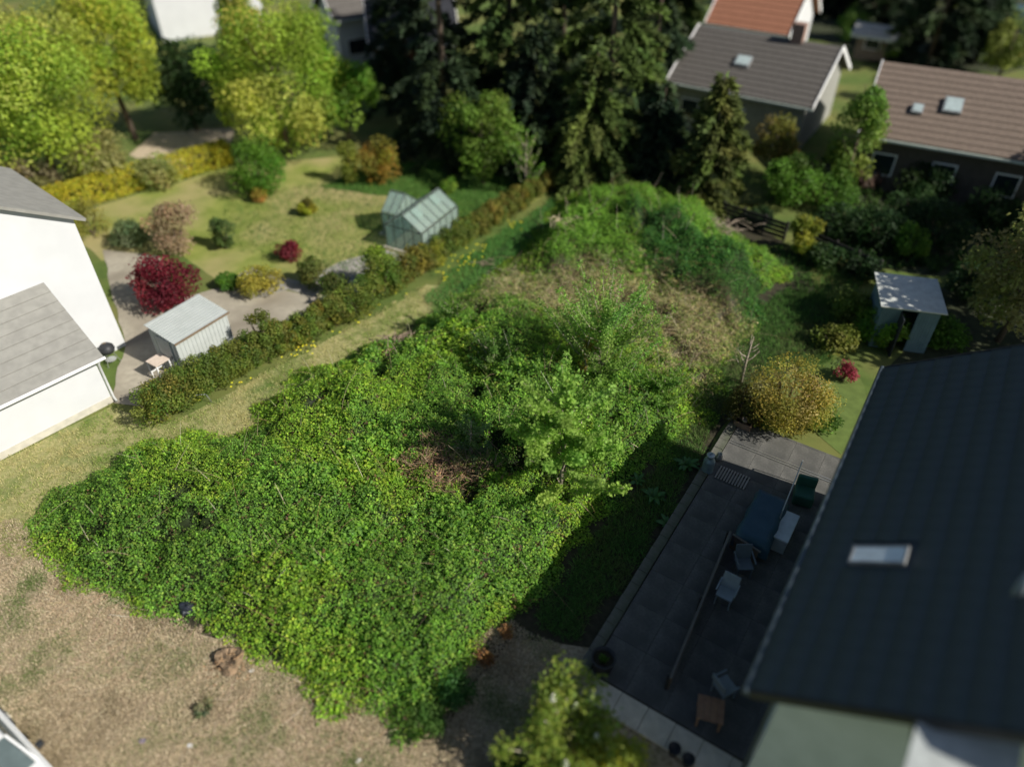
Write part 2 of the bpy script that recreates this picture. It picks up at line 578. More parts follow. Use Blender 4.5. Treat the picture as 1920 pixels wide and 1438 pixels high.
SOIL_PX = [(40, 1010), (240, 880), (500, 800), (830, 565), (1040, 370), (1240, 330), (1500, 470), (1560, 640), (1450, 720), (1360, 790), (1120, 1215), (960, 1200), (815, 1385), (460, 1222), (110, 1085)]
sheet('plot_ground', SOIL_PX, .012, soil_m, 'dark soil and leaf litter under the overgrown plot')
sheet('yard_paving', [(190, 470), (300, 480), (330, 560), (450, 530), (600, 560), (600, 580), (480, 655), (330, 735), (262, 765), (210, 756), (236, 640)], .016, pave_m, 'pale paved yard between white house and metal shed')
sheet('garden_path', [(640, 490), (720, 470), (760, 480), (700, 530), (640, 575), (540, 545), (480, 560), (430, 520), (470, 505), (560, 530)], .020, path_m, 'grey garden path between shrubs')
sheet('forecourt', [(290, 250), (440, 240), (430, 280), (330, 330), (240, 290)], .004, mat('tan_gravel', (.50, .41, .29), .95, (.42, .34, .24), 3, .3, 40), 'tan gravel forecourt behind the yellow hedge')
sheet('side_lawn', [(1520, 700), (1610, 690), (1640, 800), (1570, 850), (1520, 800)], .010, mat('side_lawn', (.12, .17, .04), .95, (.09, .13, .03), 3, .3, 60), 'bright lawn beside the dark-roofed house')

# ---------------------------------------------------------------- the dark-roofed house and its terrace
HA = at(1660, 690, 5.0)[:2]; HB = at(1408, 1295, 5.0)[:2]
e1 = (HA - HB) / np.linalg.norm(HA - HB)
e2 = np.array([e1[1], -e1[0]])
HL = float(np.linalg.norm(HA - HB)); HW = 6.0; SL = math.radians(35)
hz = math.atan2(e1[1], e1[0])            # local x = e1 along the eave, local -y = e2 towards the ridge


def hl(p):
    """world xy -> house-local (along eave from near corner, distance from eave towards ridge)"""
    d = np.asarray(p[:2]) - HB
    return float(d @ e1), float(d @ e2)


house = empty('house', (HB[0], HB[1], 0), hz, label='large house with dark tiled roof and skylight beside the paved terrace', cat='house')
EZ = 5.0
hw = MB()
ov = .55
zr = EZ + HW * math.tan(SL)
hw.prism([(ov, -ov), (HL - ov, -ov), (HL - ov, -(2 * HW - ov)), (ov, -(2 * HW - ov))], 0, EZ - .05)
for x in (ov, HL - ov - .02):            # gable triangles
    hw.add([(x, -ov, EZ - .05), (x, -(2 * HW - ov), EZ - .05), (x, -HW, zr - .28), (x + .02, -ov, EZ - .05), (x + .02, -(2 * HW - ov), EZ - .05), (x + .02, -HW, zr - .28)],
           [(0, 1, 2), (3, 5, 4), (0, 3, 4, 1), (1, 4, 5, 2), (2, 5, 3, 0)])
hw.build('wall', mat('pale_render', (.62, .66, .60), .85, (.56, .60, .54), 1.5, .05, 40), house)
roof = MB()
cs, sn = math.cos(SL), math.sin(SL)
SLEN = HW / cs
roof.slab([(0, 0, EZ), (HL, 0, EZ), (HL, -HW, zr), (0, -HW, zr)][::-1], .10)
roof.slab([(0, -2 * HW, EZ), (HL, -2 * HW, EZ), (HL, -HW, zr), (0, -HW, zr)], .10)
roofo = roof.build('roof', SLATE, house)
# tiles: a gently curved pantile, one mesh shared by all
TW, TC = .40, .44


def tile_mesh():
    mb = MB()
    n = 6
    vs, fs = [], []
    for j, (yy, zz) in enumerate(((-.012, .052), (TC + .05, .016))):
        for i in range(n + 1):
            x = TW * 1.03 * i / n
            vs.append((x, -yy * 1.0, zz + .007 * math.sin(2 * PI * i / n)))
    for i in range(n): fs.append((i, n + 1 + i, n + 2 + i, i + 1))
    vs2 = [(x, y, z - .016) for x, y, z in vs[:n + 1]]
    b = len(vs); vs += vs2
    for i in range(n): fs.append((b + i, i, i + 1, b + i + 1))
    return mb.add(vs, fs)


t0 = tile_mesh()
tile_me = bpy.data.meshes.new('roof_tile'); tile_me.from_pydata(t0.v, [], t0.f); tile_me.materials.append(SLATE); tile_me.shade_smooth(); tile_me.update()
tile_rot = Matrix.Rotation(-SL, 4, 'X')
cells = []
ncx, ncy = int(HL / TW), int(SLEN / TC)
sk_c = None


def roof_pt(u, v):
    """house-local point on the roof plane under pixel (u, v)"""
    lo, hi = EZ, zr
    for _ in range(40):
        m = (lo + hi) / 2
        x, y = hl(at(u, v, m))
        if EZ + y * math.tan(SL) > m: lo = m
        else: hi = m
    return x, y, m


skx, sky_, skz = roof_pt(1650, 1047)
for j in range(ncy):
    for i in range(ncx):
        y = j * TC * cs; z = EZ + j * TC * sn
        lx, ly = i * TW + .02, y
        w = HB + e1 * (lx + .2) + e2 * (ly + .2)
        u, v = pr((w[0], w[1], z + .15))
        if abs(lx + .2 - skx) < .42 and abs(ly + .18 - sky_) < .62: continue
        vis = -60 < u < 1985 and -60 < v < 1500
        cells.append((not vis, np.hypot(u - 1500, v - 1150), lx, ly, z))
cells.sort()
rng = np.random.default_rng(3)
stuff_t = MB()
for k, (inv, _, lx, ly, z) in enumerate(cells):
    M = Matrix.Translation((lx, -ly, z + .002 + rng.uniform(0, .006))) @ Matrix.Rotation(-SL, 4, 'X') @ Matrix.Rotation(rng.normal() * .006, 4, 'Z')
    if k < 300:
        o = link_mesh('roof_tile', tile_me, house if False else roofo)
        o.matrix_local = M
    else:
        stuff_t.add([M @ Vector(p) for p in t0.v], t0.f)
tag(stuff_t.build('roof_tiles', SLATE, roofo), kind='stuff')
# gutter, verge boards, skylight, vent pipe
gm = mat('gutter', (.10, .13, .15), .4, metal=.3)
MB().tube([(-.05, .07, EZ - .06), (HL + .05, .07, EZ - .06)], .075, 10).build('gutter', gm, house, smooth=True)
MB().tube([(.6, .04, EZ - .12), (.6, -.45, EZ - .6), (.6, -.45, .1)], .045, 8).build('downpipe', gm, house, smooth=True)
for x in (-.03, HL + .03):
    for y_ in (0, -2 * HW): MB().bar((x, y_, EZ - .08), (x, -HW, zr - .08), .03, .2).build('verge_board', DARK, house)
rX = Vector((1, 0, 0)); rY = Vector((0, -cs, sn)); rZ = Vector((0, sn, cs))
skp = Vector((skx, -sky_, skz))
fr = MB()
for a, b, d in ((0, .52, (.50, .04, .10)), (0, -.52, (.50, .04, .10)), (.23, 0, (.04, 1.0, .10)), (-.23, 0, (.04, 1.0, .10))):
    fr.box(skp + rX * a + rY * b + rZ * .08, d, rX, rY, rZ)
sk = fr.build('skylight', mat('skylight_frame', (.35, .36, .36), .4, metal=.4), roofo)
MB().box(skp + rZ * .10, (.42, .98, .02), rX, rY, rZ).build('pane', mat('skylight_sky_tint', (.75, .84, .86), .15, spec=.6), sk)  # reflected sky painted into the pane as a pale blue
vx, vy, vz = roof_pt(1905, 1115)
MB().tube([(vx, -vy, vz - .1), (vx, -vy, vz + .55)], .09, 12).build('vent_pipe', mat('vent', (.22, .26, .28), .5), roofo, smooth=True)
# windows and a glazed door on the wall that faces the terrace, a window on the gable
for x, w, z0, z1 in ((1.6, 1.1, .95, 2.2), (4.2, 1.9, .12, 2.2), (7.4, 1.1, .95, 2.2), (9.8, 1.1, .95, 2.2)):
    f = MB().box((x, -ov + .02, (z0 + z1) / 2), (w, .06, z1 - z0)).build('window', WHITE_PAINT, house)
    for s in (-1, 1):
        MB().box((x + s * w / 4, -ov + .056, (z0 + z1) / 2), (w / 2 - .12, .02, z1 - z0 - .16)).build('pane', GLASS_DARK, f)
f = MB().box((ov - .02, -3.4, 3.4), (.06, 1.2, 1.3)).build('window', WHITE_PAINT, house)
MB().box((ov - .056, -3.4, 3.4), (.02, 1.0, 1.1)).build('pane', GLASS_DARK, f)

# white awning over the gable side
zc_ = 1.0
while hl(at(1800, 1470, zc_))[0] > -.7: zc_ += .05
ax_, ay_ = hl(at(1800, 1470, zc_))
aw = HB + e1 * (ov - .02) + e2 * ay_
awn = empty('awning', (aw[0], aw[1], 0), hz, label='white sloping canopy on the gable of the dark-roofed house', cat='awning')
MB().slab([(-1.5, .7, zc_ - .15), (-1.5, -.7, zc_ - .15), (0, -.7, zc_ + .1), (0, .7, zc_ + .1)], .05).build('canopy', mat('canopy_shade_grey', (.42, .45, .44), .6), awn)  # white canopy, its shade painted in as grey
for y in (-.6, .6):
    MB().bar((-1.3, y, zc_ - .26), (-.02, y, zc_ - .75), .05, .05).build('bracket', GREY_PAINT, awn)

# terrace: concrete slabs laid one by one, an edging of kerb stones towards the plot
ter = empty('terrace', (HB[0], HB[1], 0), hz)
tag(ter, label='paved terrace of concrete slabs beside the dark-roofed house', kind='structure')
conc = mat('terrace_slab', (.19, .185, .17), .92, (.12, .118, .11), 14, .4, 60, col3=(.085, .085, .08), scale3=.8, spec=.12)
x_a, y_a = hl(at(1368, 788)); x_b, y_b = hl(at(1110, 1218))
TX0, TX1, TY0 = hl(at(1192, 1312))[0], x_a + .1, (y_a + y_b) / 2    # TY0 negative: the plot edge
rng = np.random.default_rng(8)
y = TY0 + .32
cols_ = []
while y < ov - .1:
    w = min(1.0, ov - y)
    cols_.append((y, w)); y += 1.0
slab_cache = {}
for (yy, w) in cols_:
    x = TX0
    while x < TX1 - .05:
        l = min(1.25, TX1 - x)
        key = (round(l, 2), round(w, 2))
        if key not in slab_cache:
            mb = MB().box((l / 2, -w / 2, 0), (l - .008, w - .008, .12))
            o = mb.build('slab', conc, ter); slab_cache[key] = o.data
        else:
            o = link_mesh('slab', slab_cache[key], ter)
        o.location = (x, -yy, .06 + rng.uniform(-.004, .004))
        x += l
bed = MB().box(((TX0 + TX1) / 2, -(TY0 + ov) / 2, .04), (TX1 - TX0 - .06, ov - TY0 - .06, .06)).build('bedding', soil_m, ter)
x = TX0
ks = None
while x < TX1:
    if ks is None:
        o = MB().box((.25, -.15, .02), (.488, .29, .26)).build('kerb_stone', mat('kerb_concrete', (.19, .18, .16), .9, (.12, .115, .10), 5, .5, 40, col3=(.08, .09, .06), scale3=1.5), ter); ks = o.data
    else:
        o = link_mesh('kerb_stone', ks, ter)
    o.location = (x, -TY0, .03 + rng.uniform(-.006, .006)); o.rotation_euler = (0, rng.normal() * .006, rng.normal() * .01)
    x += .5
dx, dy = hl(at(1460, 870))
ch = MB()
for s in (-.06, .06): ch.box((dx + .03 + s, -(TY0 + .3 + ov) / 2, .125), (.035, ov - TY0 - .5, .03))
ch.build('drain_channel', mat('drain_steel', (.42, .42, .40), .4, metal=.7), ter)

# paved path at the near end of the terrace
walk = empty('garden_walk', (HB[0], HB[1], 0), hz)
tag(walk, label='pale stone walk along the near end of the terrace', kind='structure')
wst = mat('walk_stone', (.62, .56, .44), .9, (.5, .45, .35), 5, .3, 40)
wme = None
for k in range(9):
    if wme is None:
        o = MB().box((-.36, -.36, .05), (.69, .71, .08)).build('slab', wst, walk); wme = o.data
    else:
        o = link_mesh('slab', wme, walk)
    o.location = (TX0 - .03, -(TY0 + .55 + k * .725), .01 + rng.uniform(-.004, .004))

# ---------------------------------------------------------------- white house with annex
WA = at(213, 753)[:2]
wl = np.array([.655, .756]); wb = np.array([-.756, .655])
wz = math.atan2(wl[1], wl[0])
wh = empty('white_house', (WA[0], WA[1], 0), wz, label='white rendered house with grey roof and low lean-to annex', cat='house')
# local x = along the front (positive away), local y = into the block
GY, GX = 2.94, 2.0
body = MB()
sl = .58
ge = 5.7
gx0 = GX - 11.0
apex = GX - 5.5
body.add([(GX, GY, 0), (gx0, GY, 0), (gx0, GY, ge), (apex, GY, ge + 5.5 * sl), (GX, GY, ge), (GX, GY + 6, 0), (gx0, GY + 6, 0), (gx0, GY + 6, ge), (apex, GY + 6, ge + 5.5 * sl), (GX, GY + 6, ge)],
         [(1, 0, 4, 3, 2), (5, 6, 7, 8, 9), (0, 5, 9, 4), (6, 1, 2, 7), (4, 9, 8, 3), (3, 8, 7, 2)])
body.build('wall', WHITE, wh)
rm = MB()
for s in (-1, 1):
    x1 = GX + .35 if s > 0 else gx0 - .35
    z1 = ge - .35 * sl
    q = [(apex, GY - .25, ge + 5.5 * sl + .12), (apex, GY + 6.3, ge + 5.5 * sl + .12), (x1, GY + 6.3, z1 + .12), (x1, GY - .25, z1 + .12)]
    rm.slab(q if s < 0 else q[::-1], .11)
rm.build('roof', GREY_ROOF, wh)
an = MB()
ah, at_ = 2.15, 3.75
an.add([(0, 0, 0), (-9, 0, 0), (-9, 0, ah), (0, 0, ah), (0, GY - .003, 0), (-9, GY - .003, 0), (-9, GY - .003, at_), (0, GY - .003, at_)],
       [(1, 0, 3, 2), (0, 4, 7, 3), (5, 1, 2, 6), (3, 7, 6, 2)])
an.build('annex', WHITE, wh)
sa = (at_ - ah) / GY
ar = MB()
ar.slab([(.25, -.3, ah - .3 * sa + .09), (.25, GY - .01, at_ + .09), (-9.2, GY - .01, at_ + .09), (-9.2, -.3, ah - .3 * sa + .09)], .08)
ar.build('annex_roof', GREY_ROOF, wh)
for k in range(8):
    y0, y1 = -.3 + k * (GY + .28) / 8, -.3 + (k + 1) * (GY + .28) / 8
    MB().slab([(-9.2, y0, ah + y0 * sa + .125), (.25, y0, ah + y0 * sa + .125), (.25, y1, ah + y1 * sa + .098), (-9.2, y1, ah + y1 * sa + .098)], .03).build('roof_course', GREY_ROOF, wh)
MB().tube([(-9.2, -.36, ah - .06), (.27, -.36, ah - .06)], .06, 10).build('gutter', WHITE_PAINT, wh, smooth=True)
MB().tube([(.05, -.30, ah - .1), (.05, -.06, ah - .4), (.05, -.06, .25), (.07, -.16, .06)], .045, 10).build('downpipe', mat('grey_pipe', (.62, .63, .62), .4), wh, smooth=True)
MB().box((-4.5, -.012, .14), (9.02, .025, .28)).build('plinth', mat('plinth', (.55, .52, .44), .9), wh)
for x, z in ((-2.2, 3.9), (-5.6, 3.9), (-5.6, 6.6)):
    f = MB().box((x - .6, GY - .02, z + .9), (1.1, .06, 1.2)).build('window', WHITE_PAINT, wh)
    MB().box((x - .6, GY - .056, z + .9), (.94, .02, 1.04)).build('pane', GLASS_DARK, f)

# ---------------------------------------------------------------- houses behind
def gable_house(name, P0, ang, L, W, ez, rz, roofm, wallm, label, sky=(), chim=None, over=.4, cat='house', win=True):
    """P0: near-left eave corner; local x along the eave, local y into the house"""
    o = empty(name, (P0[0], P0[1], 0), ang, label=label, cat=cat)
    w = MB().prism([(over, over), (L - over, over), (L - over, 2 * W - over), (over, 2 * W - over)], 0, ez - .04)
    k = (rz - ez) / W
    for x in (over, L - over - .05):
        w.add([(x, over, ez - .04), (x, 2 * W - over, ez - .04), (x, W, rz - .3), (x + .05, over, ez - .04), (x + .05, 2 * W - over, ez - .04), (x + .05, W, rz - .3)],
              [(0, 2, 1), (3, 4, 5), (0, 1, 4, 3), (1, 2, 5, 4), (2, 0, 3, 5)])
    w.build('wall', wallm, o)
    r = MB()
    r.slab([(0, 0, ez), (L, 0, ez), (L, W, rz), (0, W, rz)], .14)
    r.slab([(L, 2 * W, ez), (0, 2 * W, ez), (0, W, rz), (L, W, rz)], .14)
    ro = r.build('roof', roofm, o)
    n = int(W / .38)                                       # tile courses, stepped
    for j in range(n):
        y0 = W * j / n; y1 = W * (j + 1) / n
        MB().slab([(.02, y0, ez + k * y0 + .05), (L - .02, y0, ez + k * y0 + .05), (L - .02, y1, ez + k * y1 + .012), (.02, y1, ez + k * y1 + .012)], .045).build('tile_course', roofm, ro)
    MB().bar((-.05, -.06, ez - .1), (L + .05, -.06, ez - .1), .12, .12).build('gutter', mat('pale_gutter', (.5, .55, .5), .5), o)
    for x in (-.03, L + .03):
        for y_ in (0, 2 * W): MB().bar((x, y_, ez - .02), (x, W, rz - .02), .05, .26).build('verge_board', WHITE_PAINT, o)
    for x in (np.linspace(1.6, L - 1.6, max(2, int(L / 3))) if win else ()):
        f = MB().box((x, over - .02, 1.5), (1.2, .06, 1.2)).build('window', WHITE_PAINT, o)
        MB().box((x, over - .056, 1.5), (1.04, .02, 1.04)).build('pane', GLASS_DARK, f)
    for (sx, sy, sw, sh) in sky:
        nrm = Vector((0, -k, 1)).normalized(); Yv = Vector((0, 1, k)).normalized()
        c = Vector((sx, sy, ez + k * sy)) + nrm * .1
        f = MB().box(c, (sw, sh, .2), (1, 0, 0), Yv, nrm).build('skylight', GREY_PAINT, ro)
        MB().box(c + nrm * .11, (sw - .14, sh - .14, .03), (1, 0, 0), Yv, nrm).build('pane', mat('sky_glass', (.42, .50, .50), .1, spec=.7), f)
    if chim:
        cx, cy = chim
        c = MB().box((cx, cy, rz), (.7, .7, 1.9)).build('chimney', mat('chimney_brick', (.30, .20, .16), .9), ro)
    return o


roof_grey = mat('grey_brown_tile', (.115, .105, .095), .8, (.09, .082, .075), 6, .2, 30)
roof_brown = mat('brown_tile', (.19, .145, .115), .8, (.15, .115, .092), 6, .2, 30)
roof_red = mat('red_tile', (.34, .15, .09), .8, (.27, .12, .07), 6, .2, 30)
dull_white = mat('dull_render', (.62, .65, .60), .85, (.55, .58, .53), 2)
a2 = math.atan2(-.54, .84)
gable_house('grey_roofed_house', at(1250, 152, 3.0), a2, 9.0, 4.4, 3.0, 5.3, roof_grey, mat('shade_dark_render', (.30, .30, .27), .85), 'house with grey-brown tiled roof behind the small spruce', sky=((3.9, 2.2, .9, .8),), chim=(6.3, 4.4))  # wall tone darkened to imitate the shade below the gutter
a3 = math.atan2(-.45, .89)
gable_house('brown_roofed_house', at(1610, 252, 3.0), a3, 15, 4.6, 3.0, 5.5, roof_brown, mat('shade_brown_wall', (.10, .085, .07), .85), 'house with brown tiled roof and three small roof windows', sky=((2.4, 1.9, .55, .6), (4.0, 2.4, .9, 1.0), (9.6, 2.4, 1.1, 1.0), (8.8, 4.2, 1.6, .5)))  # dark brown wall colour stands in for shade on the front
gable_house('red_roofed_house', at(1322, 44, 3.6), a2, 6.2, 4.0, 3.6, 6.8, roof_red, WHITE, 'white house with orange-red tiled roof, farthest along the garden row')
gable_house('far_white_house', at(300, 82), .5, 9.5, 4, 9.5, 12, GREY_ROOF, WHITE, 'tall white house between the lime green trees', win=False)
gable_house('far_white_bungalow', at(638, 135, 0), .55, 4.2, 2.3, 3.6, 5.6, roof_grey, WHITE, 'small white bungalow half hidden by the lime tree')
gable_house('dark_chalet', at(700, 165, 0), math.radians(10), 6.5, 3.2, 2.8, 5.5, mat('chalet_roof', (.03, .032, .04), .8), mat('chalet_wall', (.11, .04, .025), .85), 'dark chalet with red-brown walls in the shade of the spruces')
gable_house('garden_shed', at(1585, 112, 0), a2, 3.2, 1.4, 1.9, 2.5, mat('pale_felt', (.42, .42, .40), .85), WOOD, 'small garden shed with pale flat roof between the two tiled houses', cat='shed')

# ================================================================== THE OVERGROWN PLOT
plot = wobble(poly_w(PLOT_PX), .8, .35, 4)
ZH = .9
Z_TAN = poly_w([(900, 560), (960, 510), (1040, 480), (1130, 478), (1230, 495), (1330, 530), (1400, 575), (1390, 660), (1320, 700), (1230, 660), (1150, 600), (1020, 585)], ZH)
Z_IVY = poly_w([(1180, 400), (1250, 410), (1320, 440), (1400, 475), (1480, 510), (1490, 570), (1400, 565), (1290, 525), (1210, 480)], 1.4)
Z_TOP = poly_w([(1010, 450), (1040, 380), (1110, 350), (1200, 345), (1290, 370), (1310, 420), (1220, 400), (1170, 440), (1200, 490), (1100, 478), (1030, 478)], 1.3)
Z_BROWN = poly_w([(745, 872), (800, 852), (860, 870), (925, 895), (905, 935), (830, 925), (765, 905)], .7)
Z_DOCK = poly_w([(1160, 860), (1340, 790), (1330, 880), (1150, 1060), (1040, 1160), (1060, 1040)])


def zone(x, y, poly, soft, seed):
    return sstep(-soft, soft, sdist(x, y, poly) + (fbm(x * .9, y * .9, seed) - .5) * 2.4 * soft)


def field(x, y):
    sd = sdist(x, y, plot) + (fbm(x * 1.1, y * 1.1, 31) - .5) * 1.3
    tan, ivy, top, brn, dock = (zone(x, y, p, s, k) for p, s, k in ((Z_TAN, 1.5, 41), (Z_IVY, .5, 42), (Z_TOP, .6, 43), (Z_BROWN, .5, 44), (Z_DOCK, .5, 45)))
    h = 1.05 + .45 * (fbm(x * .28, y * .28, 51) - .5) * 2
    h = h * (1 - .25 * tan) + .75 * ivy + .55 * top - .12 * brn
    h = h * (1 - .6 * dock)
    h = h + (fbm(x * .75, y * .75, 52, 3) - .5) * 1.0 * (1 - .5 * tan) + (fbm(x * 2.6, y * 2.6, 53, 2) - .5) * .42
    pit = sstep(.66, .78, fbm(x * .8, y * .8, 54))
    h = h - .7 * pit
    h = np.maximum(h, .12) * sstep(-.05, 2.3, sd) ** .72
    return sd, h, tan, ivy, top, brn, dock, pit


def cell_points(rng, sp):
    lo, hi = plot.min(0), plot.max(0)
    gx, gy = np.meshgrid(np.arange(lo[0], hi[0], sp), np.arange(lo[1], hi[1], sp))
    x = gx.ravel() + rng.uniform(-.5, .5, gx.size) * sp
    y = gy.ravel() + rng.uniform(-.5, .5, gx.size) * sp
    return x, y


rng = np.random.default_rng(77)
x, y = cell_points(rng, .070)
sd, h, tan, ivy, top, brn, dock, pit = field(x, y)
e = .12
hx = field(x + e, y)[1]; hy = field(x, y + e)[1]
keep = (sd > .03) & (rng.uniform(size=len(x)) < (1 - .5 * pit) * (1 - .12 * brn) * (1 - .2 * tan) * (1 - .2 * dock))
x, y, h, hx, hy, tan, ivy, top, brn, dock = (q[keep] for q in (x, y, h, hx, hy, tan, ivy, top, brn, dock))
n = len(x)
Nn0 = unit(np.stack([-(hx - h) / e, -(hy - h) / e, np.ones(n)], 1))
# steep flanks get extra clumps
cz = h - rng.uniform(0, 1, n) ** 1.6 * np.minimum(.38, h * .7)
K = 6
ctr = np.repeat(np.stack([x, y, cz], 1), K, 0)
nn = np.repeat(Nn0, K, 0)
off = rng.normal(size=(n * K, 3)) * [.055, .055, .04]
young = np.tile(np.arange(K) < 2, n)
off[young, 2] = np.abs(off[young, 2]) + .045
off[young, :2] *= .7
P = ctr + off
P[:, 2] = np.maximum(P[:, 2], .03)
tilt = np.repeat(rng.normal(size=(n, 3)) * .35, K, 0)
Nn = unit(nn * .65 + tilt + rng.normal(size=(n * K, 3)) * np.where(young, .3, .42)[:, None] + np.array([.12, -.06, .42]))
T, B = frames(Nn, rng)
# colour of each clump by what grows there
c_bram = np.array([(.10, .205, .024), (.125, .235, .028), (.09, .17, .026), (.155, .235, .036), (.08, .15, .03)])
c_ivy = np.array([(.042, .125, .026), (.06, .155, .03), (.035, .11, .026)])
c_tan = np.array([(.18, .235, .07), (.25, .26, .11), (.14, .215, .045), (.37, .33, .20), (.12, .20, .04), (.28, .26, .13)])
c_top = np.array([(.105, .22, .03), (.125, .25, .034), (.09, .19, .03)])
c_brn = np.array([(.26, .17, .11), (.13, .2, .035), (.11, .2, .03), (.3, .2, .13)])
ri = lambda pal: pal[rng.integers(0, len(pal), n)]
c = ri(c_bram)
pat = fbm(x * .45, y * .45, 61)[:, None]
c = 2.0 * c * (.72 + .56 * pat) * np.where(pat > .55, np.array([1.06, 1.0, .9]), np.array([.92, 1.0, 1.15]))
for zn, pal in ((tan, c_tan), (top, c_top), (ivy, c_ivy), (brn, c_brn)):
    m_ = rng.uniform(size=n) < zn
    c[m_] = ri(pal)[m_] * 1.6
c = c * (1 + rng.normal(size=(n, 1)) * .15)
dead = rng.uniform(size=n) < .022
c[dead] = np.array([.16, .10, .06])
cl = np.repeat(c, K, 0) * (1 + rng.normal(size=(n * K, 1)) * .15)
cl[young] *= np.array([1.32, 1.18, 1.0])
big = np.repeat(np.where(rng.uniform(size=n) < .5, 1.0, .8) * (1 - .25 * tan) * (1 - .2 * ivy), K)
s = .067 * rng.uniform(.55, 1.45, n * K) * big * np.repeat(.8 + .4 * fbm(x * .5, y * .5, 63) * 1.2 + .55 * sstep(.6, .68, fbm(x * .35, y * .35, 64)), K)
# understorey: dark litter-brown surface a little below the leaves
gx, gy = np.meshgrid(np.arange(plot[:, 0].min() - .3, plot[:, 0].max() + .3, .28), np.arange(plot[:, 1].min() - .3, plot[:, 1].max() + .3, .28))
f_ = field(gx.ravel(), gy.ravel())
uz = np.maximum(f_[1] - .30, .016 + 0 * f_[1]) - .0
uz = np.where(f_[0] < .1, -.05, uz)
ev = np.stack([gx.ravel(), gy.ravel(), uz], 1)
ny, nx = gx.shape
idx = np.arange(nx * ny).reshape(ny, nx)
a, b, c_, d = idx[:-1, :-1].ravel(), idx[:-1, 1:].ravel(), idx[1:, 1:].ravel(), idx[1:, :-1].ravel()
ef = np.concatenate([np.stack([a, b, c_], 1), np.stack([a, c_, d], 1)])
okf = (f_[0][ef] > -.3).any(1)
ef = ef[okf]
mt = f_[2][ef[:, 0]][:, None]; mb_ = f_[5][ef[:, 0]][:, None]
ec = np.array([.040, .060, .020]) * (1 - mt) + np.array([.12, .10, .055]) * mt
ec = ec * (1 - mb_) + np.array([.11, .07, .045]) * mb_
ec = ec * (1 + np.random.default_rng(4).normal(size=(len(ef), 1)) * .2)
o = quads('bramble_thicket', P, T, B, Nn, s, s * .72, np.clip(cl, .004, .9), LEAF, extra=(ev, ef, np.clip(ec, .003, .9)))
tag(o, label='dense mass of green brambles and ivy covering the overgrown plot', kind='stuff')


def hat(x, y):
    return field(np.array([x], float), np.array([y], float))[1][0]


def stalks(name, N, sampler, ln, lean, pal, label, seed, wd=.012, bow=.25, zoff=-.05):
    """thin dry stalks, each a bowed three-sided strand"""
    rng = np.random.default_rng(seed)
    x, y = sampler(rng, N)
    N = len(x)
    h = field(x, y)[1]
    a = rng.uniform(0, 2 * PI, N)
    P0 = np.stack([x, y, np.maximum(h + zoff, .02)], 1)
    le = np.abs(rng.normal(size=N)) * lean + lean * .3
    T = unit(np.stack([np.cos(a) * le, np.sin(a) * le, np.ones(N)], 1))
    L = ln * rng.uniform(.5, 1.5, N)[:, None]
    segs, V, F, Cc = 4, [], [], []
    pts = [P0 + T * L * k / segs + np.stack([np.cos(a), np.sin(a), -np.ones(N) * .9], 1) * L * bow * (k / segs) ** 2 for k in range(segs + 1)]
    Bv = unit(np.stack([-np.sin(a), np.cos(a), np.zeros(N)], 1))
    Uv = np.cross(T, Bv)
    for k, p in enumerate(pts):
        w = wd * (1 - .7 * k / segs)
        for q in range(3):
            V.append(p + (Bv * math.cos(q * 2.094) + Uv * math.sin(q * 2.094)) * w * .5)
    V = np.stack(V, 1)
    nv = 3 * (segs + 1)
    lf = []
    for k in range(segs):
        for q in range(3):
            q2 = (q + 1) % 3
            lf += [(k * 3 + q, k * 3 + q2, (k + 1) * 3 + q2), (k * 3 + q, (k + 1) * 3 + q2, (k + 1) * 3 + q)]
    lf = np.array(lf)
    F = (np.arange(N)[:, None, None] * nv + lf[None]).reshape(-1, 3)
    col = np.repeat(pick(rng, pal, N, .2), len(lf), 0)
    z1 = np.zeros((1, 3)); z1[0] = P0[0]
    o = quads(name, z1, np.array([[1., 0, 0]]), np.array([[0., 1, 0]]), np.array([[0., 0, 1]]), .001, .001, col[:1], STALK, extra=(V.reshape(-1, 3), F, col))
    return tag(o, label=label, kind='stuff')


def in_zone(poly, soft, seed, thr=.35):
    def f(rng, N):
        lo, hi = poly.min(0) - .5, poly.max(0) + .5
        p = rng.uniform(lo, hi, (N * 3, 2))
        z = zone(p[:, 0], p[:, 1], poly, soft, seed)
        p = p[(z > thr) & (rng.uniform(size=len(p)) < z)][:N]
        k = fbm(p[:, 0] * .9, p[:, 1] * .9, seed + 5)
        p = p[k + rng.normal(size=len(p)) * .08 > .42]
        return p[:, 0], p[:, 1]
    return f


stalks('dry_grass', 3800, in_zone(Z_TAN, 1.5, 41, .45), .5, 2.0, [(.42, .34, .19), (.36, .28, .16), (.5, .42, .27)], 'pale dry grass stalks lying over the middle of the plot', 5, wd=.010, zoff=-.12)
stalks('dead_bramble_stems', 1200, in_zone(Z_BROWN, .9, 44, .12), .42, .9, [(.24, .16, .10), (.30, .21, .13), (.17, .12, .08)], 'red-brown dead stems in the bare patch of the brambles', 6, wd=.014)


def anywhere(rng, N):
    x, y = cell_points(rng, .9)
    sd = sdist(x, y, plot)
    k = (sd > .4) & (rng.uniform(size=len(x)) < .5)
    return x[k], y[k]


def canes_at(rng, N):
    x, y = cell_points(rng, .62)
    sd = sdist(x, y, plot)
    k = (sd > .25) & (rng.uniform(size=len(x)) < .55)
    return x[k], y[k]


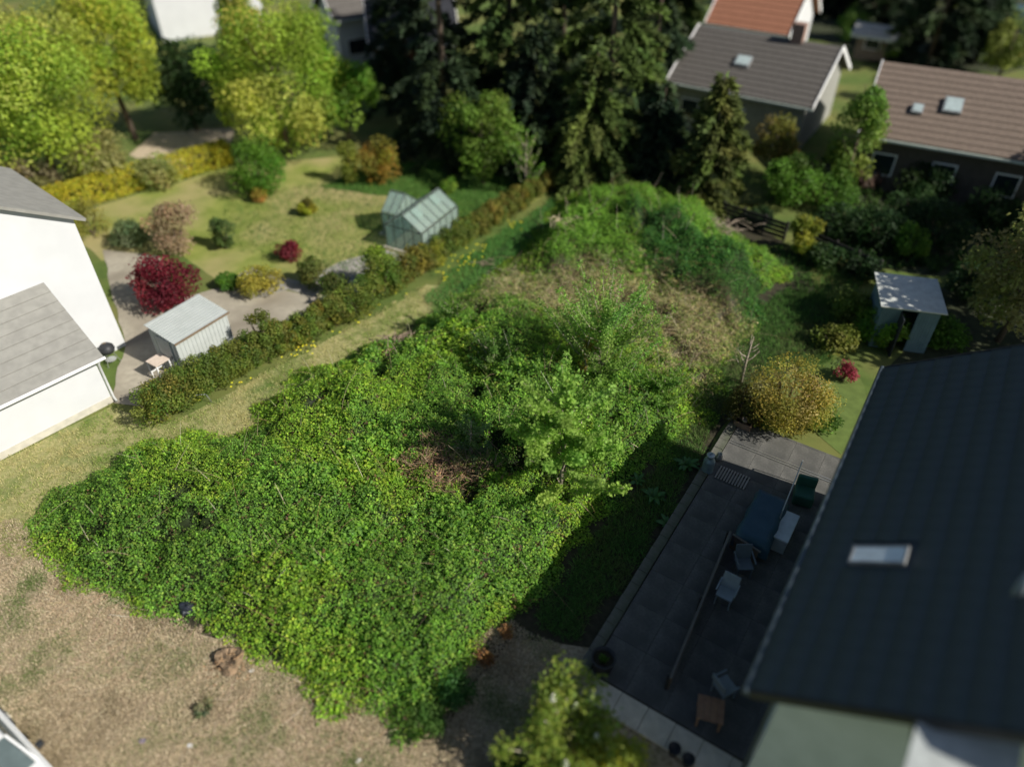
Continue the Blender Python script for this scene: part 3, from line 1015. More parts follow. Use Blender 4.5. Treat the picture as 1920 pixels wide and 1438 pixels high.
stalks('bramble_canes', 0, canes_at, 1.15, .9, [(.16, .16, .05), (.22, .15, .08), (.12, .17, .04), (.28, .22, .14)], 'arching green and brown bramble canes over the thicket', 12, wd=.014, bow=.55, zoff=-.2)
stalks('dead_twigs', 300, anywhere, .85, .45, [(.30, .26, .19), (.22, .18, .13), (.38, .34, .26)], 'thin grey dead twigs poking out of the brambles', 7, wd=.018, bow=.08)

# grass and straw lying on the open ground
GP = [(.34, .27, .14), (.29, .22, .115), (.24, .24, .09), (.10, .15, .03)]
out_plot = lambda p: sdist(p[:, 0], p[:, 1], plot) < .5
blades('dry_grass_cover', [(-60, 960), (60, 990), (110, 1050), (300, 1140), (480, 1230), (620, 1290), (760, 1340), (900, 1200), (960, 1160), (1040, 1210), (1080, 1330), (1100, 1460), (700, 1500), (-60, 1460)], 2600, .09, .011, [(.16, .22, .07), (.40, .37, .21), (.66, .55, .38), (.56, .44, .30), (.74, .63, .45), (.32, .26, .16)], 'short dry straw and grass on the lower lawn', lean=1.3, hole=out_plot, seed=15, tuft=22)
blades('strip_grass', STRIP_PX, 750, .09, .014, [(.20, .30, .06), (.36, .38, .12), (.58, .52, .27), (.48, .44, .18)], 'mown grass of the strip beside the hedge', lean=1.1, hole=out_plot, seed=16, tuft=18)
blades('hedge_foot_grass', [(800, 560), (880, 480), (1050, 365), (1060, 400), (1000, 470), (900, 520), (830, 600)], 520, .24, .02, [(.09, .24, .05), (.075, .20, .045), (.12, .27, .06)], 'long green grass between the hedge and the brambles', lean=.8, seed=17)
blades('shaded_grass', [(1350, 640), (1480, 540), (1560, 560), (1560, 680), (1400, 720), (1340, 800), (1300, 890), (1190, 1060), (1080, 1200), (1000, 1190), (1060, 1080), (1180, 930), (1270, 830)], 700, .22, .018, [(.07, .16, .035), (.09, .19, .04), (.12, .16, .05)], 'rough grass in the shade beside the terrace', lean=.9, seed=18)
blades('far_grass', [(1400, 470), (1480, 460), (1620, 520), (1600, 600), (1520, 560), (1460, 510)], 200, .25, .03, [(.05, .12, .025), (.07, .15, .03)], 'grass under the wooden fence', lean=.8, seed=19)
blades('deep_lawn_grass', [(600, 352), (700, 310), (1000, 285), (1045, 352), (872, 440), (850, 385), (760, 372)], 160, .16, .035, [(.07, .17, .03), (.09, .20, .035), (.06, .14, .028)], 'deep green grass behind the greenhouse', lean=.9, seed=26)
blades('lawn_grass', [(420, 385), (640, 330), (1000, 300), (1040, 360), (880, 440), (700, 540), (600, 500), (430, 470)], 90, .14, .035, [(.12, .20, .04), (.17, .23, .05), (.08, .17, .04)], 'lawn grass round the greenhouse', lean=.9, seed=20)

def lawn_straw(rng, N):
    P_ = []
    for (u, v, k, sp) in ((215, 1145, 260, .75), (130, 1120, 160, .7), (300, 1240, 160, .8), (560, 1330, 160, .6), (650, 1400, 160, .7), (180, 1250, 120, 1.2), (450, 1330, 120, .9), (905, 1220, 80, .4)):
        b = at(u, v)
        P_.append(np.stack([b[0] + rng.normal(size=k) * sp, b[1] + rng.normal(size=k) * sp * .7], 1))
    P_ = np.concatenate(P_)
    P_ = P_[sdist(P_[:, 0], P_[:, 1], plot) < .25]
    return P_[:, 0], P_[:, 1]


stalks('lawn_straw', 0, lawn_straw, .5, 5.0, [(.46, .34, .23), (.36, .26, .17), (.5, .41, .3)], 'loose pale straw stalks lying on the dry lawn', 9, wd=.009, bow=.05, zoff=-.03)
sheet('garden_bed', [(1550, 300), (1700, 310), (1990, 330), (1990, 480), (1760, 520), (1640, 500), (1530, 470)], .006, mat('bed_soil', (.05, .06, .028), .95, (.03, .035, .018), 3, .6, 30), 'dark planted beds below the brown-roofed house')
sheet('garden_bed', [(1620, 560), (1700, 640), (1660, 700), (1990, 660), (1990, 500), (1760, 540)], .007, MATS['bed_soil'], 'dark planted ground round the white-roofed hut')
sheet('garden_bed', [(1480, -40), (1990, -40), (1990, 110), (1880, 140), (1640, 110), (1480, 60)], .006, MATS['bed_soil'], 'dark planted ground beyond the tiled houses')
blades('bed_plants', [(1550, 300), (1700, 310), (1990, 330), (1990, 480), (1760, 520), (1640, 500), (1530, 470)], 60, .4, .09, [(.03, .07, .02), (.05, .10, .025), (.07, .12, .03)], 'low dark ground cover in the beds below the brown-roofed house', lean=1.0, seed=23, tuft=14)

# ================================================================== TREES AND SHRUBS
# sapling in the middle of the plot, with upright branches
def sapling(uv, label, h, R, n, leaf, pal, name='sapling_tree', nbr=26, zb=0.0, bark=PALE_BARK, upr=.9):
    b = at(*uv); rng = newrng()
    o = empty(name, (b[0], b[1], 0), label=label, cat='tree')
    mb = MB(); seg = []
    mb.tube([(0, 0, -.05), (0, 0, h * .5), (.05, 0, h * .97)], [.07, .045, .01], 7)
    for k in range(nbr):
        t = rng.uniform(.08, .8); a = k * 2.4 + rng.uniform(-.4, .4)
        l = R * rng.uniform(.7, 1.1) * (1.05 - .55 * t)
        p = np.array([0, 0, h * t]); q = p + np.array([math.cos(a) * l * .55, math.sin(a) * l * .55, l * .35 * upr]); e = p + np.array([math.cos(a) * l, math.sin(a) * l, l * .95 * upr])
        mb.tube([p, q, e], [.028, .018, .006], 5)
        seg.append((p, q, e, l))
    mb.build('trunk', bark, o, smooth=True)
    w = np.array([s_[3] for s_ in seg]); which = rng.choice(nbr, n, p=w / w.sum())
    A = np.array([s_[0] for s_ in seg])[which]; Bq = np.array([s_[1] for s_ in seg])[which]; E_ = np.array([s_[2] for s_ in seg])[which]
    t = rng.uniform(.2, 1.04, (n, 1)); t = np.round(t * 9) / 9 + rng.normal(size=(n, 1)) * .012
    P = A * (1 - t) ** 2 + 2 * Bq * t * (1 - t) + E_ * t * t
    P = P + rng.normal(size=(n, 3)) * (.035 + .04 * R / 2)
    tm = rng.uniform(size=n) < .12
    P[tm] = np.stack([rng.normal(size=tm.sum()) * .12, rng.normal(size=tm.sum()) * .12, h * rng.uniform(.5, 1.0, tm.sum())], 1)
    Nn = unit(rng.normal(size=(n, 3)) * .7 + [0, 0, .55])
    T, B = frames(Nn, rng)
    c = pick(rng, pal, nbr, .1)[which] * (1 + rng.normal(size=(n, 1)) * .15)
    s = leaf * rng.uniform(.6, 1.3, n)
    quads('crown', P, T, B, Nn, s, s * .7, np.clip(c, .004, .8), LEAF, o)
    return o


P_SAP = [(.20, .33, .06), (.23, .37, .07), (.17, .30, .05)]
sapling((1050, 935), 'bushy light green sapling standing tallest in the middle of the brambles', hgt(at(1050, 935), 705), 2.0, 14000, .115, P_SAP, nbr=46, upr=.72)
sapling((1125, 725), 'pale green upright willow shrub growing behind the sapling', hgt(at(1125, 725), 565), 2.4, 13000, .085, [(.18, .31, .06), (.15, .27, .05)], name='willow_shrub', nbr=40, upr=1.2)
sapling((885, 880), 'small grey-green shrub beside the brown bare patch', 2.3, .85, 2200, .085, [(.13, .2, .075), (.11, .17, .06)], name='grey_shrub', nbr=14)
sapling((1095, 730), 'slender yellowish shoot rising beside the willow shrub', 2.8, .35, 700, .09, [(.26, .22, .04), (.2, .2, .03)], name='yellow_shoot', nbr=8, upr=1.8)
sapling((925, 715), 'low dark elder shrub up the slope from the brown bare patch', 2.1, 1.1, 3200, .085, [(.09, .17, .035), (.075, .15, .03)], name='elder_shrub', nbr=18)
sapling((860, 640), 'low green elder shrub by the grey pile of cut branches', 1.9, 1.0, 3000, .085, [(.11, .2, .035), (.09, .17, .03)], name='elder_shrub', nbr=18)
sapling((1235, 770), 'low bushy elder shrub between the willow shrub and the terrace corner', 1.6, 1.2, 3200, .085, [(.12, .22, .035), (.10, .19, .03)], name='elder_shrub', nbr=18)
sapling((985, 372), 'thin young tree with bare pale trunk at the end of the hedge', hgt(at(985, 372), 240), 1.1, 900, .12, P_BRIGHT, name='young_tree', nbr=16, upr=1.5)
sapling((1388, 720), 'leafless grey twig tree beside the yellow bush', 2.3, .6, 60, .06, P_OLIVE, name='bare_sapling', nbr=9)

# spring trees of the far gardens
T_ = 'spring trees in the gardens beyond the hedge'
tree('lime_tree', (110, 352), 'broad lime green tree in the corner beyond the yellow hedge', P_LIME, ytop=-15, R=4.7, nb=70, br=1.15, n=22000, leaf=.21, clear=.1)
tree('lime_tree', (255, 262), 'yellow-green tree standing behind the broad lime green tree', [(.29, .33, .04), (.25, .30, .04)], ytop=-60, R=3.4, nb=44, br=1.0, n=13000, leaf=.22)
tree('lime_tree', (-10, 270), 'olive green tree cut by the frame beside the broad lime tree', [(.25, .28, .06), (.22, .27, .05)], ytop=-60, R=4.4, nb=44, br=1.2, n=13000, leaf=.23)
tree('lime_tree', (545, 290), 'tall lime green tree beside the clipped round bush', P_LIME, ytop=-12, R=4.2, nb=64, br=1.05, n=22000, leaf=.2, clear=.08)
tree('lime_tree', (655, 275), 'smaller mid green tree beside the tall lime tree', P_BRIGHT, ytop=105, R=2.0, nb=26, br=.75, n=4000, leaf=.26)
tree('lime_tree', (478, 190), 'pale yellow-green tree in front of the tall white house', P_LIME, ytop=-30, R=1.5, nb=26, br=.9, n=7000, leaf=.2)
tree('dark_yew', (370, 245), 'nearly black evergreen between two lime green trees', P_DARK, ytop=62, R=2.1, nb=30, br=.8, n=5000, leaf=.24, clear=.02)
tree('dark_yew', (425, 235), 'small dark evergreen beside the black yew', [(.03, .06, .02), (.02, .045, .015)], ytop=60, R=1.3, nb=20, br=.6, n=2500, leaf=.24, clear=.02)
tree('maple_tree', (905, 345), 'light green young tree in front of the spruces', [(.10, .17, .025), (.12, .19, .03), (.08, .14, .02)], ytop=165, R=2.1, nb=30, br=.7, n=5500, leaf=.2, clear=.06)
tree('green_tree', (655, 60), 'fresh green tree behind the small bungalow', P_GREEN, ytop=-20, R=2.2, nb=26, br=.9, n=3500, leaf=.32)
tree('green_tree', (725, 70), 'dense green tree behind the dark chalet', P_GREEN, h=7, R=3.2, nb=26, br=.9, n=3500, leaf=.36)
shrub('round_bush', (490, 362), 'clipped round green bush on the sunny lawn', [(.075, .165, .02), (.09, .185, .022)], R=1.55, h=2.9, nb=34, br=.6, n=5000, leaf=.15, inner=.75)
shrub('thuja', (660, 345), 'narrow yellow-green thuja column beside the orange bush', [(.19, .2, .03), (.15, .18, .03)], R=.5, h=3.0, nb=16, br=.3, n=1800, leaf=.14)
shrub('orange_bush', (715, 340), 'orange-tinged bush beside the thuja column', P_ORANGE, R=1.25, h=2.3, nb=20, br=.5, n=2600, leaf=.16)
shrub('pale_bush', (190, 345), 'pale straw-green bush under the broad lime tree', [(.27, .25, .10), (.22, .23, .07)], R=2.0, h=3.2, nb=26, br=.7, n=3500, leaf=.22)
shrub('pale_bush', (75, 372), 'brownish twiggy bush beside the pale bush', [(.2, .17, .09), (.17, .18, .06)], R=1.5, h=2.2, nb=20, br=.55, n=2500, leaf=.2)
shrub('pale_bush', (305, 352), 'light yellow-green bush at the bend of the yellow hedge', [(.22, .25, .07), (.26, .27, .09)], R=1.1, h=1.8, nb=18, br=.5, n=2000, leaf=.18)
# yellow clipped hedge
ha, hb_ = at(95, 402), at(432, 305)
hd = hb_ - ha; hlg = float(np.linalg.norm(hd))
hed = empty('hedge', tuple((ha + hb_) / 2), math.atan2(hd[1], hd[0]), label='long bright yellow clipped hedge crossing the sunny garden', cat='hedge')
rng = newrng()
n = 9000
P = rng.uniform(-1, 1, (n, 3)); ax = rng.integers(0, 3, n); sg = np.sign(P[np.arange(n), ax])
P[np.arange(n), ax] = sg * rng.uniform(.8, 1.02, n)
Nn = np.zeros((n, 3)); Nn[np.arange(n), ax] = sg
P = P * [hlg / 2, .5, .62] + [0, 0, .68]
Nn = unit(Nn + rng.normal(size=(n, 3)) * .5 + [0, 0, .3]); T, B = frames(Nn, rng)
quads('crown', P, T, B, Nn, .16 * rng.uniform(.6, 1.3, n), .1, pick(rng, P_YELLOW, n), LEAF, hed)
hs = MB()
for k in range(16): hs.tube([(-hlg / 2 + .4 + k * (hlg - .8) / 15, 0, -.03), (-hlg / 2 + .4 + k * (hlg - .8) / 15, .05, 1.1)], [.04, .015], 5)
hs.build('stem', BARK, hed)

# spruces
for (uv, lab, pal, h, R, nn_) in (
        ((838, 285), 'tall dark spruce nearest the light green young tree', P_DEEP, 21, 3.4, 5200),
        ((770, 215), 'dark spruce at the outer end of the spruce group', P_DEEP, 19, 2.7, 3800),
        ((955, 270), 'tallest dark spruce in the middle of the spruce group', P_SPRUCE, 24, 3.6, 5600),
        ((1130, 312), 'broad sunlit green spruce above the brambles', [(.06, .095, .018), (.075, .11, .022), (.05, .08, .016)], 20, 4.0, 7500),
        ((1050, 215), 'dark spruce behind the broad sunlit spruce', P_DEEP, 22, 3.4, 4200),
        ((1215, 215), 'blue-green spruce beside the grey-roofed house', [(.035, .065, .028), (.045, .075, .03)], 15, 2.2, 3500),
        ((1000, 318), 'low dark spruce filling the gap behind the young tree', P_DEEP, 8, 2.6, 4000),
        ((1225, 350), 'dark squat spruce between the sunlit spruce and the small one', P_DEEP, 5.5, 2.2, 4000)):
    spruce(uv, lab, pal, h, R, nn_)
spruce((1105, 348), 'drooping pale green conifer in front of the broad spruce', [(.095, .13, .028), (.075, .11, .022), (.055, .085, .018)], 7.2, 2.3, 6500, spray=.42, ragged=.45, droop=.55)
spruce((1318, 385), 'small olive green spruce in front of the grey-roofed house', [(.085, .105, .022), (.065, .09, .02), (.10, .115, .024)], hgt(at(1318, 385), 140), 2.15, 6500, spray=.42, ragged=.22)
for (uv, lab, pal, h, R) in (
        ((1735, 128), 'black-green conifer behind the brown-roofed house', P_DEEP, 15, 3.4),
        ((1655, 45), 'dark conifer between the two tiled houses', P_DEEP, 14, 3.0),
        ((1545, 20), 'dark conifer beside the orange-red roof', P_DEEP, 12, 2.8),
        ((1815, 105), 'grey-green conifer beyond the brown roof', [(.05, .085, .035), (.04, .07, .03)], 11, 2.8),
        ((1260, 60), 'yellow-tipped conifer beside the orange-red roof', P_SPRUCE, 10, 2.4)):
    spruce(uv, lab, pal, h, R, 3200, spray=.7)
# right-hand gardens
tree('green_tree', (1575, 372), 'slim light green tree beside the grey-roofed house', [(.14, .2, .04), (.11, .18, .03)], ytop=150, R=1.5, nb=24, br=.6, n=3500, leaf=.22)
tree('green_tree', (1870, 640), 'pale yellow-green willow behind the white-roofed hut', [(.21, .22, .07), (.24, .23, .09), (.16, .18, .05)], ytop=385, R=2.3, nb=30, br=.7, n=5000, leaf=.2, clear=.12)
tree('green_tree', (1440, 330), 'olive and orange young tree by the grey-roofed house', [(.14, .14, .03), (.18, .15, .035)], ytop=215, R=1.3, nb=18, br=.55, n=2200, leaf=.2)
tree('green_tree', (1870, 150), 'yellow-green tree behind the far end of the brown roof', [(.14, .18, .04), (.17, .2, .05)], ytop=20, R=2.0, nb=20, br=.7, n=2500, leaf=.28)
for (X, Y, hh, RR, lab) in ((25.0, 21.0, 10.5, 4.2, 'tall garden tree standing past the hut, outside the picture'), (29.5, 26.5, 10.5, 3.8, 'tall garden tree farther past the willow, outside the picture'), (33.0, 31.5, 9.5, 3.4, 'garden tree under the brown-roofed house, outside the picture')):
    tree('shade_tree', np.array([X, Y, 0.0]), lab, P_GREEN, h=hh, R=RR, nb=60, br=1.1, n=9000, leaf=.34)
G2 = 'shrubs in the gardens behind the fence'
for (nm, uv, lab, pal, R, h, n_) in (
        ('green_bush', (1480, 380), 'vivid green bush behind the wooden fence', P_GREEN, 1.7, 2.6, 3200),
        ('green_bush', (1555, 395), 'vivid green hedge plant beside the slim tree', P_GREEN, 1.4, 1.9, 2600),
        ('green_bush', (1588, 78), 'round bright green bush by the small garden shed', P_GREEN, 1.3, 2.6, 1800),
        ('green_bush', (1665, 118), 'bright lime bush beside the small garden shed', P_BRIGHT, 1.1, 2.3, 1600),
        ('green_bush', (1655, 188), 'olive bush below the lime bush, by the brown roof', P_OLIVE, 1.0, 2.4, 1600),
        ('green_bush', (1620, 350), 'dusky pink-brown bush in the dark garden', [(.17, .10, .085), (.13, .09, .07)], .9, 1.3, 1500),
        ('green_bush', (1665, 310), 'yellowish low bush under the brown-roofed eave', P_OLIVE, .9, 1.3, 1500),
        ('green_bush', (1720, 375), 'dark green bush in the middle of the dark garden', P_DARK, 1.5, 2.0, 2600),
        ('green_bush', (1810, 350), 'tall dark green bush below the brown roof', [(.03, .06, .02), (.02, .04, .015)], 1.8, 2.8, 3000),
        ('green_bush', (1905, 370), 'deep green bush at the frame edge below the brown roof', [(.03, .055, .015), (.04, .07, .018)], 1.6, 2.8, 2600),
        ('green_bush', (1640, 465), 'black-green bush behind the white-roofed hut', P_DARK, 1.5, 1.9, 2600),
        ('green_bush', (1745, 460), 'dark bush between the hut and the willow', P_DARK, 1.6, 2.2, 2600),
        ('green_bush', (1610, 515), 'dark bush in front of the plank fence, beside the hut', P_DARK, 1.0, 1.1, 2200),
        ('green_bush', (1545, 500), 'low dark green bush in front of the plank fence', [(.04, .08, .02), (.03, .06, .018)], .9, 1.0, 2200),
        ('green_bush', (1420, 425), 'low dark bush under the wooden fence by the branch pile', P_DARK, .8, .9, 1800),
        ('green_bush', (1810, 560), 'dark bush between the hut roof and the willow trunk', P_DARK, 1.2, 1.5, 2200),
        ('green_bush', (1700, 318), 'tall fresh green bush hiding the near wall of the brown-roofed house', P_GREEN, 1.3, 2.7, 2600),
        ('green_bush', (1775, 330), 'leafy mid green bush before the middle window of the brown-roofed house', [(.06, .11, .025), (.08, .13, .03)], 1.4, 2.7, 2600),
        ('green_bush', (1850, 325), 'light olive bush before the last window of the brown-roofed house', P_OLIVE, 1.4, 2.6, 2600),
        ('green_bush', (1700, 480), 'light green feathery bush behind the hut roof', P_BRIGHT, .9, 1.5, 2000),
        ('green_bush', (1570, 445), 'dark bush at the far end of the plank fence', P_DARK, 1.2, 1.6, 2000),
        ('green_bush', (1700, 420), 'black-green bush in front of the dark garden bushes', P_DARK, 1.3, 1.6, 2200),
        ('green_bush', (1850, 420), 'dark green bush behind the willow', P_DARK, 1.4, 1.9, 2200),
        ('green_bush', (1640, 20), 'dark bush far beyond the garden shed', P_DARK, 2.2, 3.5, 1800),
        ('green_bush', (1780, 60), 'olive bush far beyond the brown roof', P_OLIVE, 2.0, 3.0, 1800),
        ('green_bush', (1640, 640), 'bright green round bush beside the white-roofed hut', P_BRIGHT, 1.05, 1.5, 2600),
        ('green_bush', (1590, 600), 'feathery olive bush in front of the hut', [(.13, .18, .04), (.11, .15, .03)], .95, 1.5, 2400),
        ('green_bush', (1560, 655), 'dull green low shrub behind the yellow bush', P_OLIVE, .9, .9, 1800),
        ('green_bush', (1760, 650), 'green bush at the far eave of the dark-roofed house', P_GREEN, .9, 1.2, 1800),
        ('green_bush', (1890, 108), 'orange-brown bush by the parked van', [(.30, .17, .03), (.26, .16, .03)], 1.2, 1.6, 1500),
        ('green_bush', (1500, 480), 'narrow yellow-green shrub at the end of the fence', [(.19, .21, .025), (.16, .19, .025)], .75, 2.1, 2600)):
    shrub(nm, uv, lab, pal, R=R, h=h, nb=20, br=R * .38, n=n_, leaf=.15 if uv[1] > 380 else .2)
# bushes at the head of the terrace
shrub('yew_bush', (1392, 788), 'clipped round dark olive bush at the corner of the terrace', [(.06, .065, .016), (.08, .08, .02)], R=.75, h=1.35, nb=26, br=.3, n=4200, leaf=.08, inner=.75)
shrub('forsythia', (1462, 795), 'large golden yellow bush at the head of the terrace', [(.25, .22, .04), (.30, .26, .05), (.18, .18, .035), (.34, .30, .12)], R=1.6, h=2.6, nb=46, br=.5, n=12000, leaf=.085)
shrub('green_shrub', (1530, 800), 'small fresh green shrub beside the golden bush', P_GREEN, R=.75, h=1.0, nb=16, br=.3, n=2600, leaf=.09)
shrub('rhododendron', (1577, 712), 'small crimson flowering shrub behind the golden bush', [(.22, .03, .05), (.26, .05, .07), (.06, .09, .03)], R=.5, h=.8, nb=12, br=.22, n=1200, leaf=.09)
shrub('flower_bed', (1425, 800), 'low yellow flowers at the terrace corner', [(.5, .36, .03), (.08, .17, .03), (.07, .15, .03)], R=.4, h=.45, nb=10, br=.16, n=700, leaf=.06)
# sunny garden behind the metal shed
shrub('red_maple', (322, 572), 'dark red Japanese maple beside the metal shed', [(.16, .018, .03), (.20, .03, .04), (.11, .014, .025)], R=1.55, h=2.3, nb=30, br=.5, n=5200, leaf=.13)
shrub('red_shrub', (548, 490), 'small dark red shrub on the garden lawn', [(.17, .02, .03), (.13, .018, .028)], R=.62, h=.95, nb=12, br=.26, n=1500, leaf=.11)
shrub('pink_bush', (335, 470), 'dusty pink-brown bush behind the red maple', [(.30, .21, .14), (.27, .2, .12), (.24, .2, .1)], R=1.5, h=2.4, nb=26, br=.5, n=4200, leaf=.13)
for (uv, lab, pal, R, h) in (
        ((175, 440), 'pale yellow-green bush beside the white house gable', [(.22, .22, .05), (.19, .2, .04)], 1.25, 1.9),
        ((245, 462), 'grey-green bush between the pale bush and the pink-brown one', [(.13, .17, .08), (.1, .14, .06)], .95, 1.3),
        ((425, 465), 'narrow dark green bush beside the pink-brown bush', [(.07, .12, .035), (.09, .14, .04)], .6, 1.7),
        ((430, 540), 'low vivid green bush beside the red maple', P_GREEN, .5, .7),
        ((490, 548), 'mustard yellow bush at the garden path', [(.26, .24, .04), (.3, .26, .05)], .95, 1.2),
        ((590, 535), 'olive bush beside the garden path', [(.11, .13, .03), (.09, .12, .03)], .75, 1.4),
        ((628, 560), 'dark olive bush between path and hedge row', [(.06, .09, .02), (.08, .1, .025)], .7, 1.2),
        ((612, 575), 'pale flowering low shrub beside the path', [(.3, .31, .18), (.2, .24, .08)], .42, .6),
        ((487, 378), 'small orange bush in front of the clipped round bush', [(.33, .25, .05), (.26, .2, .04)], .5, .8),
        ((578, 402), 'tiny dark bush with yellow tips on the lawn', [(.08, .1, .025), (.28, .26, .03)], .5, .8),
        ((713, 545), 'feathery bright green bush in front of the greenhouse', [(.15, .24, .025), (.17, .26, .03)], .8, 2.3),
        ((842, 362), 'small lime shrub behind the greenhouse', P_BRIGHT, .45, .9),
        ((18, 640), 'dark low bush at the foot of the white house', P_OLIVE, .6, .8)):
    if uv == (18, 640): continue
    shrub('garden_bush', uv, lab, pal, R=R, h=h, nb=18, br=R * .38, n=2600, leaf=.11)

# hedge row between the yard and the mown strip
HR = [(298, 800, .72, 1.15, 0), (325, 778, .8, 1.3, 1), (362, 757, .8, 1.25, 0), (400, 738, .78, 1.25, 0), (436, 715, .74, 1.2, 0), (470, 700, .7, 1.35, 0), (503, 685, .5, 2.0, 2), (528, 672, .55, 1.35, 0),
      (556, 662, .42, .95, 3), (582, 648, .6, 1.3, 0), (606, 628, .4, 1.1, 4), (632, 622, .62, 1.25, 1), (672, 602, .85, 1.4, 0), (718, 568, .78, 1.7, 0), (752, 548, .6, 1.2, 1), (782, 528, .62, 1.2, 4), (810, 512, .6, 1.15, 3), (838, 492, .6, 1.1, 0),
      (866, 473, .6, 1.1, 0), (893, 456, .55, 1.05, 1), (920, 438, .55, 1.05, 4), (946, 422, .55, 1.05, 1), (972, 405, .5, 1.0, 4), (998, 388, .5, 1.1, 1), (1022, 371, .5, 1.0, 4), (1045, 356, .5, 1.0, 0)]
PALH = [[(.085, .12, .022), (.10, .135, .024), (.07, .11, .02), (.12, .13, .024)], [(.105, .115, .024), (.125, .12, .026), (.085, .105, .022)], [(.08, .10, .02), (.10, .12, .022)], [(.18, .18, .024), (.15, .16, .024)], [(.15, .13, .026), (.13, .12, .024)]]
PALH = [[tuple(c * 1.3 for c in q) for q in p_] for p_ in PALH]
HR2 = []
for q0, q1 in zip(HR[:-1], HR[1:]):
    HR2.append(((q0[0] + q1[0]) / 2, (q0[1] + q1[1]) / 2 + 2, (q0[2] + q1[2]) / 2 * .85, (q0[3] + q1[3]) / 2 * .9, 1 if q1[4] > 2 else 0))
SPECIAL = {6: 'tall narrow olive shrub standing out of the hedge row', 8: 'low sulphur yellow shrub in the hedge row beside the mown strip', 10: 'small rusty orange shrub beside the yellow one in the hedge row',
           12: 'broad round olive shrub in the hedge row opposite the garden path', 13: 'tall olive shrub in front of the feathery bright green bush', 16: 'yellow-green shrub of the hedge row near the greenhouse corner', 0: 'shrub that ends the hedge row nearest the white house',
           25: 'shrub that ends the hedge row beside the young tree'}
SECT = ((735, 'hedge row in front of the metal shed'), (655, 'hedge row between metal shed and low wooden rail'), (540, 'hedge row opposite the garden path'), (445, 'hedge row below the greenhouse'), (0, 'hedge row past the greenhouse towards the spruces'))
for k, (u, v, R, h, p) in enumerate(HR + HR2):
    sec = next(t for lim, t in SECT if v >= lim)
    col = ('olive green shrub', 'rusty olive shrub', 'olive green shrub', 'yellow-green shrub', 'orange-tinged shrub')[p]
    lab = SPECIAL.get(k) + ' beside the mown strip' if k in SPECIAL else col + ' in the ' + sec
    shrub('hedge_shrub', (u, v - 12), lab, PALH[p], R=R * 1.2, h=(h * .5 + .62) * 1.2 if k not in (6, 13) else h * 1.2, nb=30, br=R * .36, inner=.6, n=3000 if v > 550 else 1800, leaf=.085 if v > 550 else .1,
          group=None if k in SPECIAL else col + 's in the ' + sec)

# lilac by the near end of the terrace
lb = at(1060, 1385, 1.5)
lil = empty('lilac_shrub', (lb[0], lb[1], 0), label='lilac shrub with pale stems and white flower spikes by the near terrace end', cat='shrub')
rng = newrng()
mb = MB(); tips = []
for k in range(26):
    a = k * 2.4 + rng.uniform(-.3, .3); l = rng.uniform(.3, 1.5); zt = rng.uniform(1.9, 2.9) - .4 * l
    p1 = (math.cos(a) * l * .4 + rng.uniform(-.1, .1), math.sin(a) * l * .4 + rng.uniform(-.1, .1), zt * .55); p2 = (math.cos(a) * l, math.sin(a) * l, zt)
    mb.tube([(rng.uniform(-.1, .1), rng.uniform(-.1, .1), -.05), p1, p2], [.045, .03, .012], 6); tips.append(p2)
    for q in range(2):
        a2_ = a + rng.uniform(-1, 1); p3 = (p1[0] + math.cos(a2_) * .35, p1[1] + math.sin(a2_) * .35, zt * .9)
        mb.tube([p1, p3], [.014, .005], 5); tips.append(p3)
mb.build('stem', PALE_BARK, lil, smooth=True)
tp = np.array(tips); n = 7000
which = rng.integers(0, len(tp), n)
P = tp[which] + rng.normal(size=(n, 3)) * [.14, .14, .11] + [0, 0, -.06]
Nn = unit(rng.normal(size=(n, 3)) * .6 + [0, 0, .7]); T, B = frames(Nn, rng)
s = .10 * rng.uniform(.6, 1.3, n)
quads('crown', P, T, B, Nn, s, s * .7, pick(rng, [(.18, .24, .04), (.22, .27, .05), (.14, .2, .035)], n), LEAF, lil)
for k in rng.choice(len(tp), 10, replace=False):
    n = 150
    t = rng.uniform(0, 1, n); a = rng.uniform(0, 6.28, n); r = .075 * (1.05 - t) * rng.uniform(.7, 1, n)
    P = tp[k] + np.stack([np.cos(a) * r, np.sin(a) * r, t * .2 + .03], 1)
    Nn = unit(np.stack([np.cos(a), np.sin(a), .5 + 0 * a], 1)); T, B = frames(Nn, rng)
    quads('flower_spike', P, T, B, Nn, .03, .026, pick(rng, [(.62, .60, .48), (.7, .68, .56)], n, .08), PETAL, lil)
shrub('forsythia', at(1150, 1450, 1.6), 'bright yellow bush below the lilac', [(.34, .30, .03), (.28, .27, .03), (.16, .2, .03)], R=1.1, h=2.2, nb=30, br=.36, n=6500, leaf=.09)
shrub('green_shrub', (980, 1470), 'dark green leafy shrub at the foot of the lilac', P_GREEN, R=.75, h=1.0, nb=18, br=.3, n=3200, leaf=.1)

# docks with large leaves in the shade by the terrace
DOCKG = [(.035, .10, .028), (.045, .12, .03)]


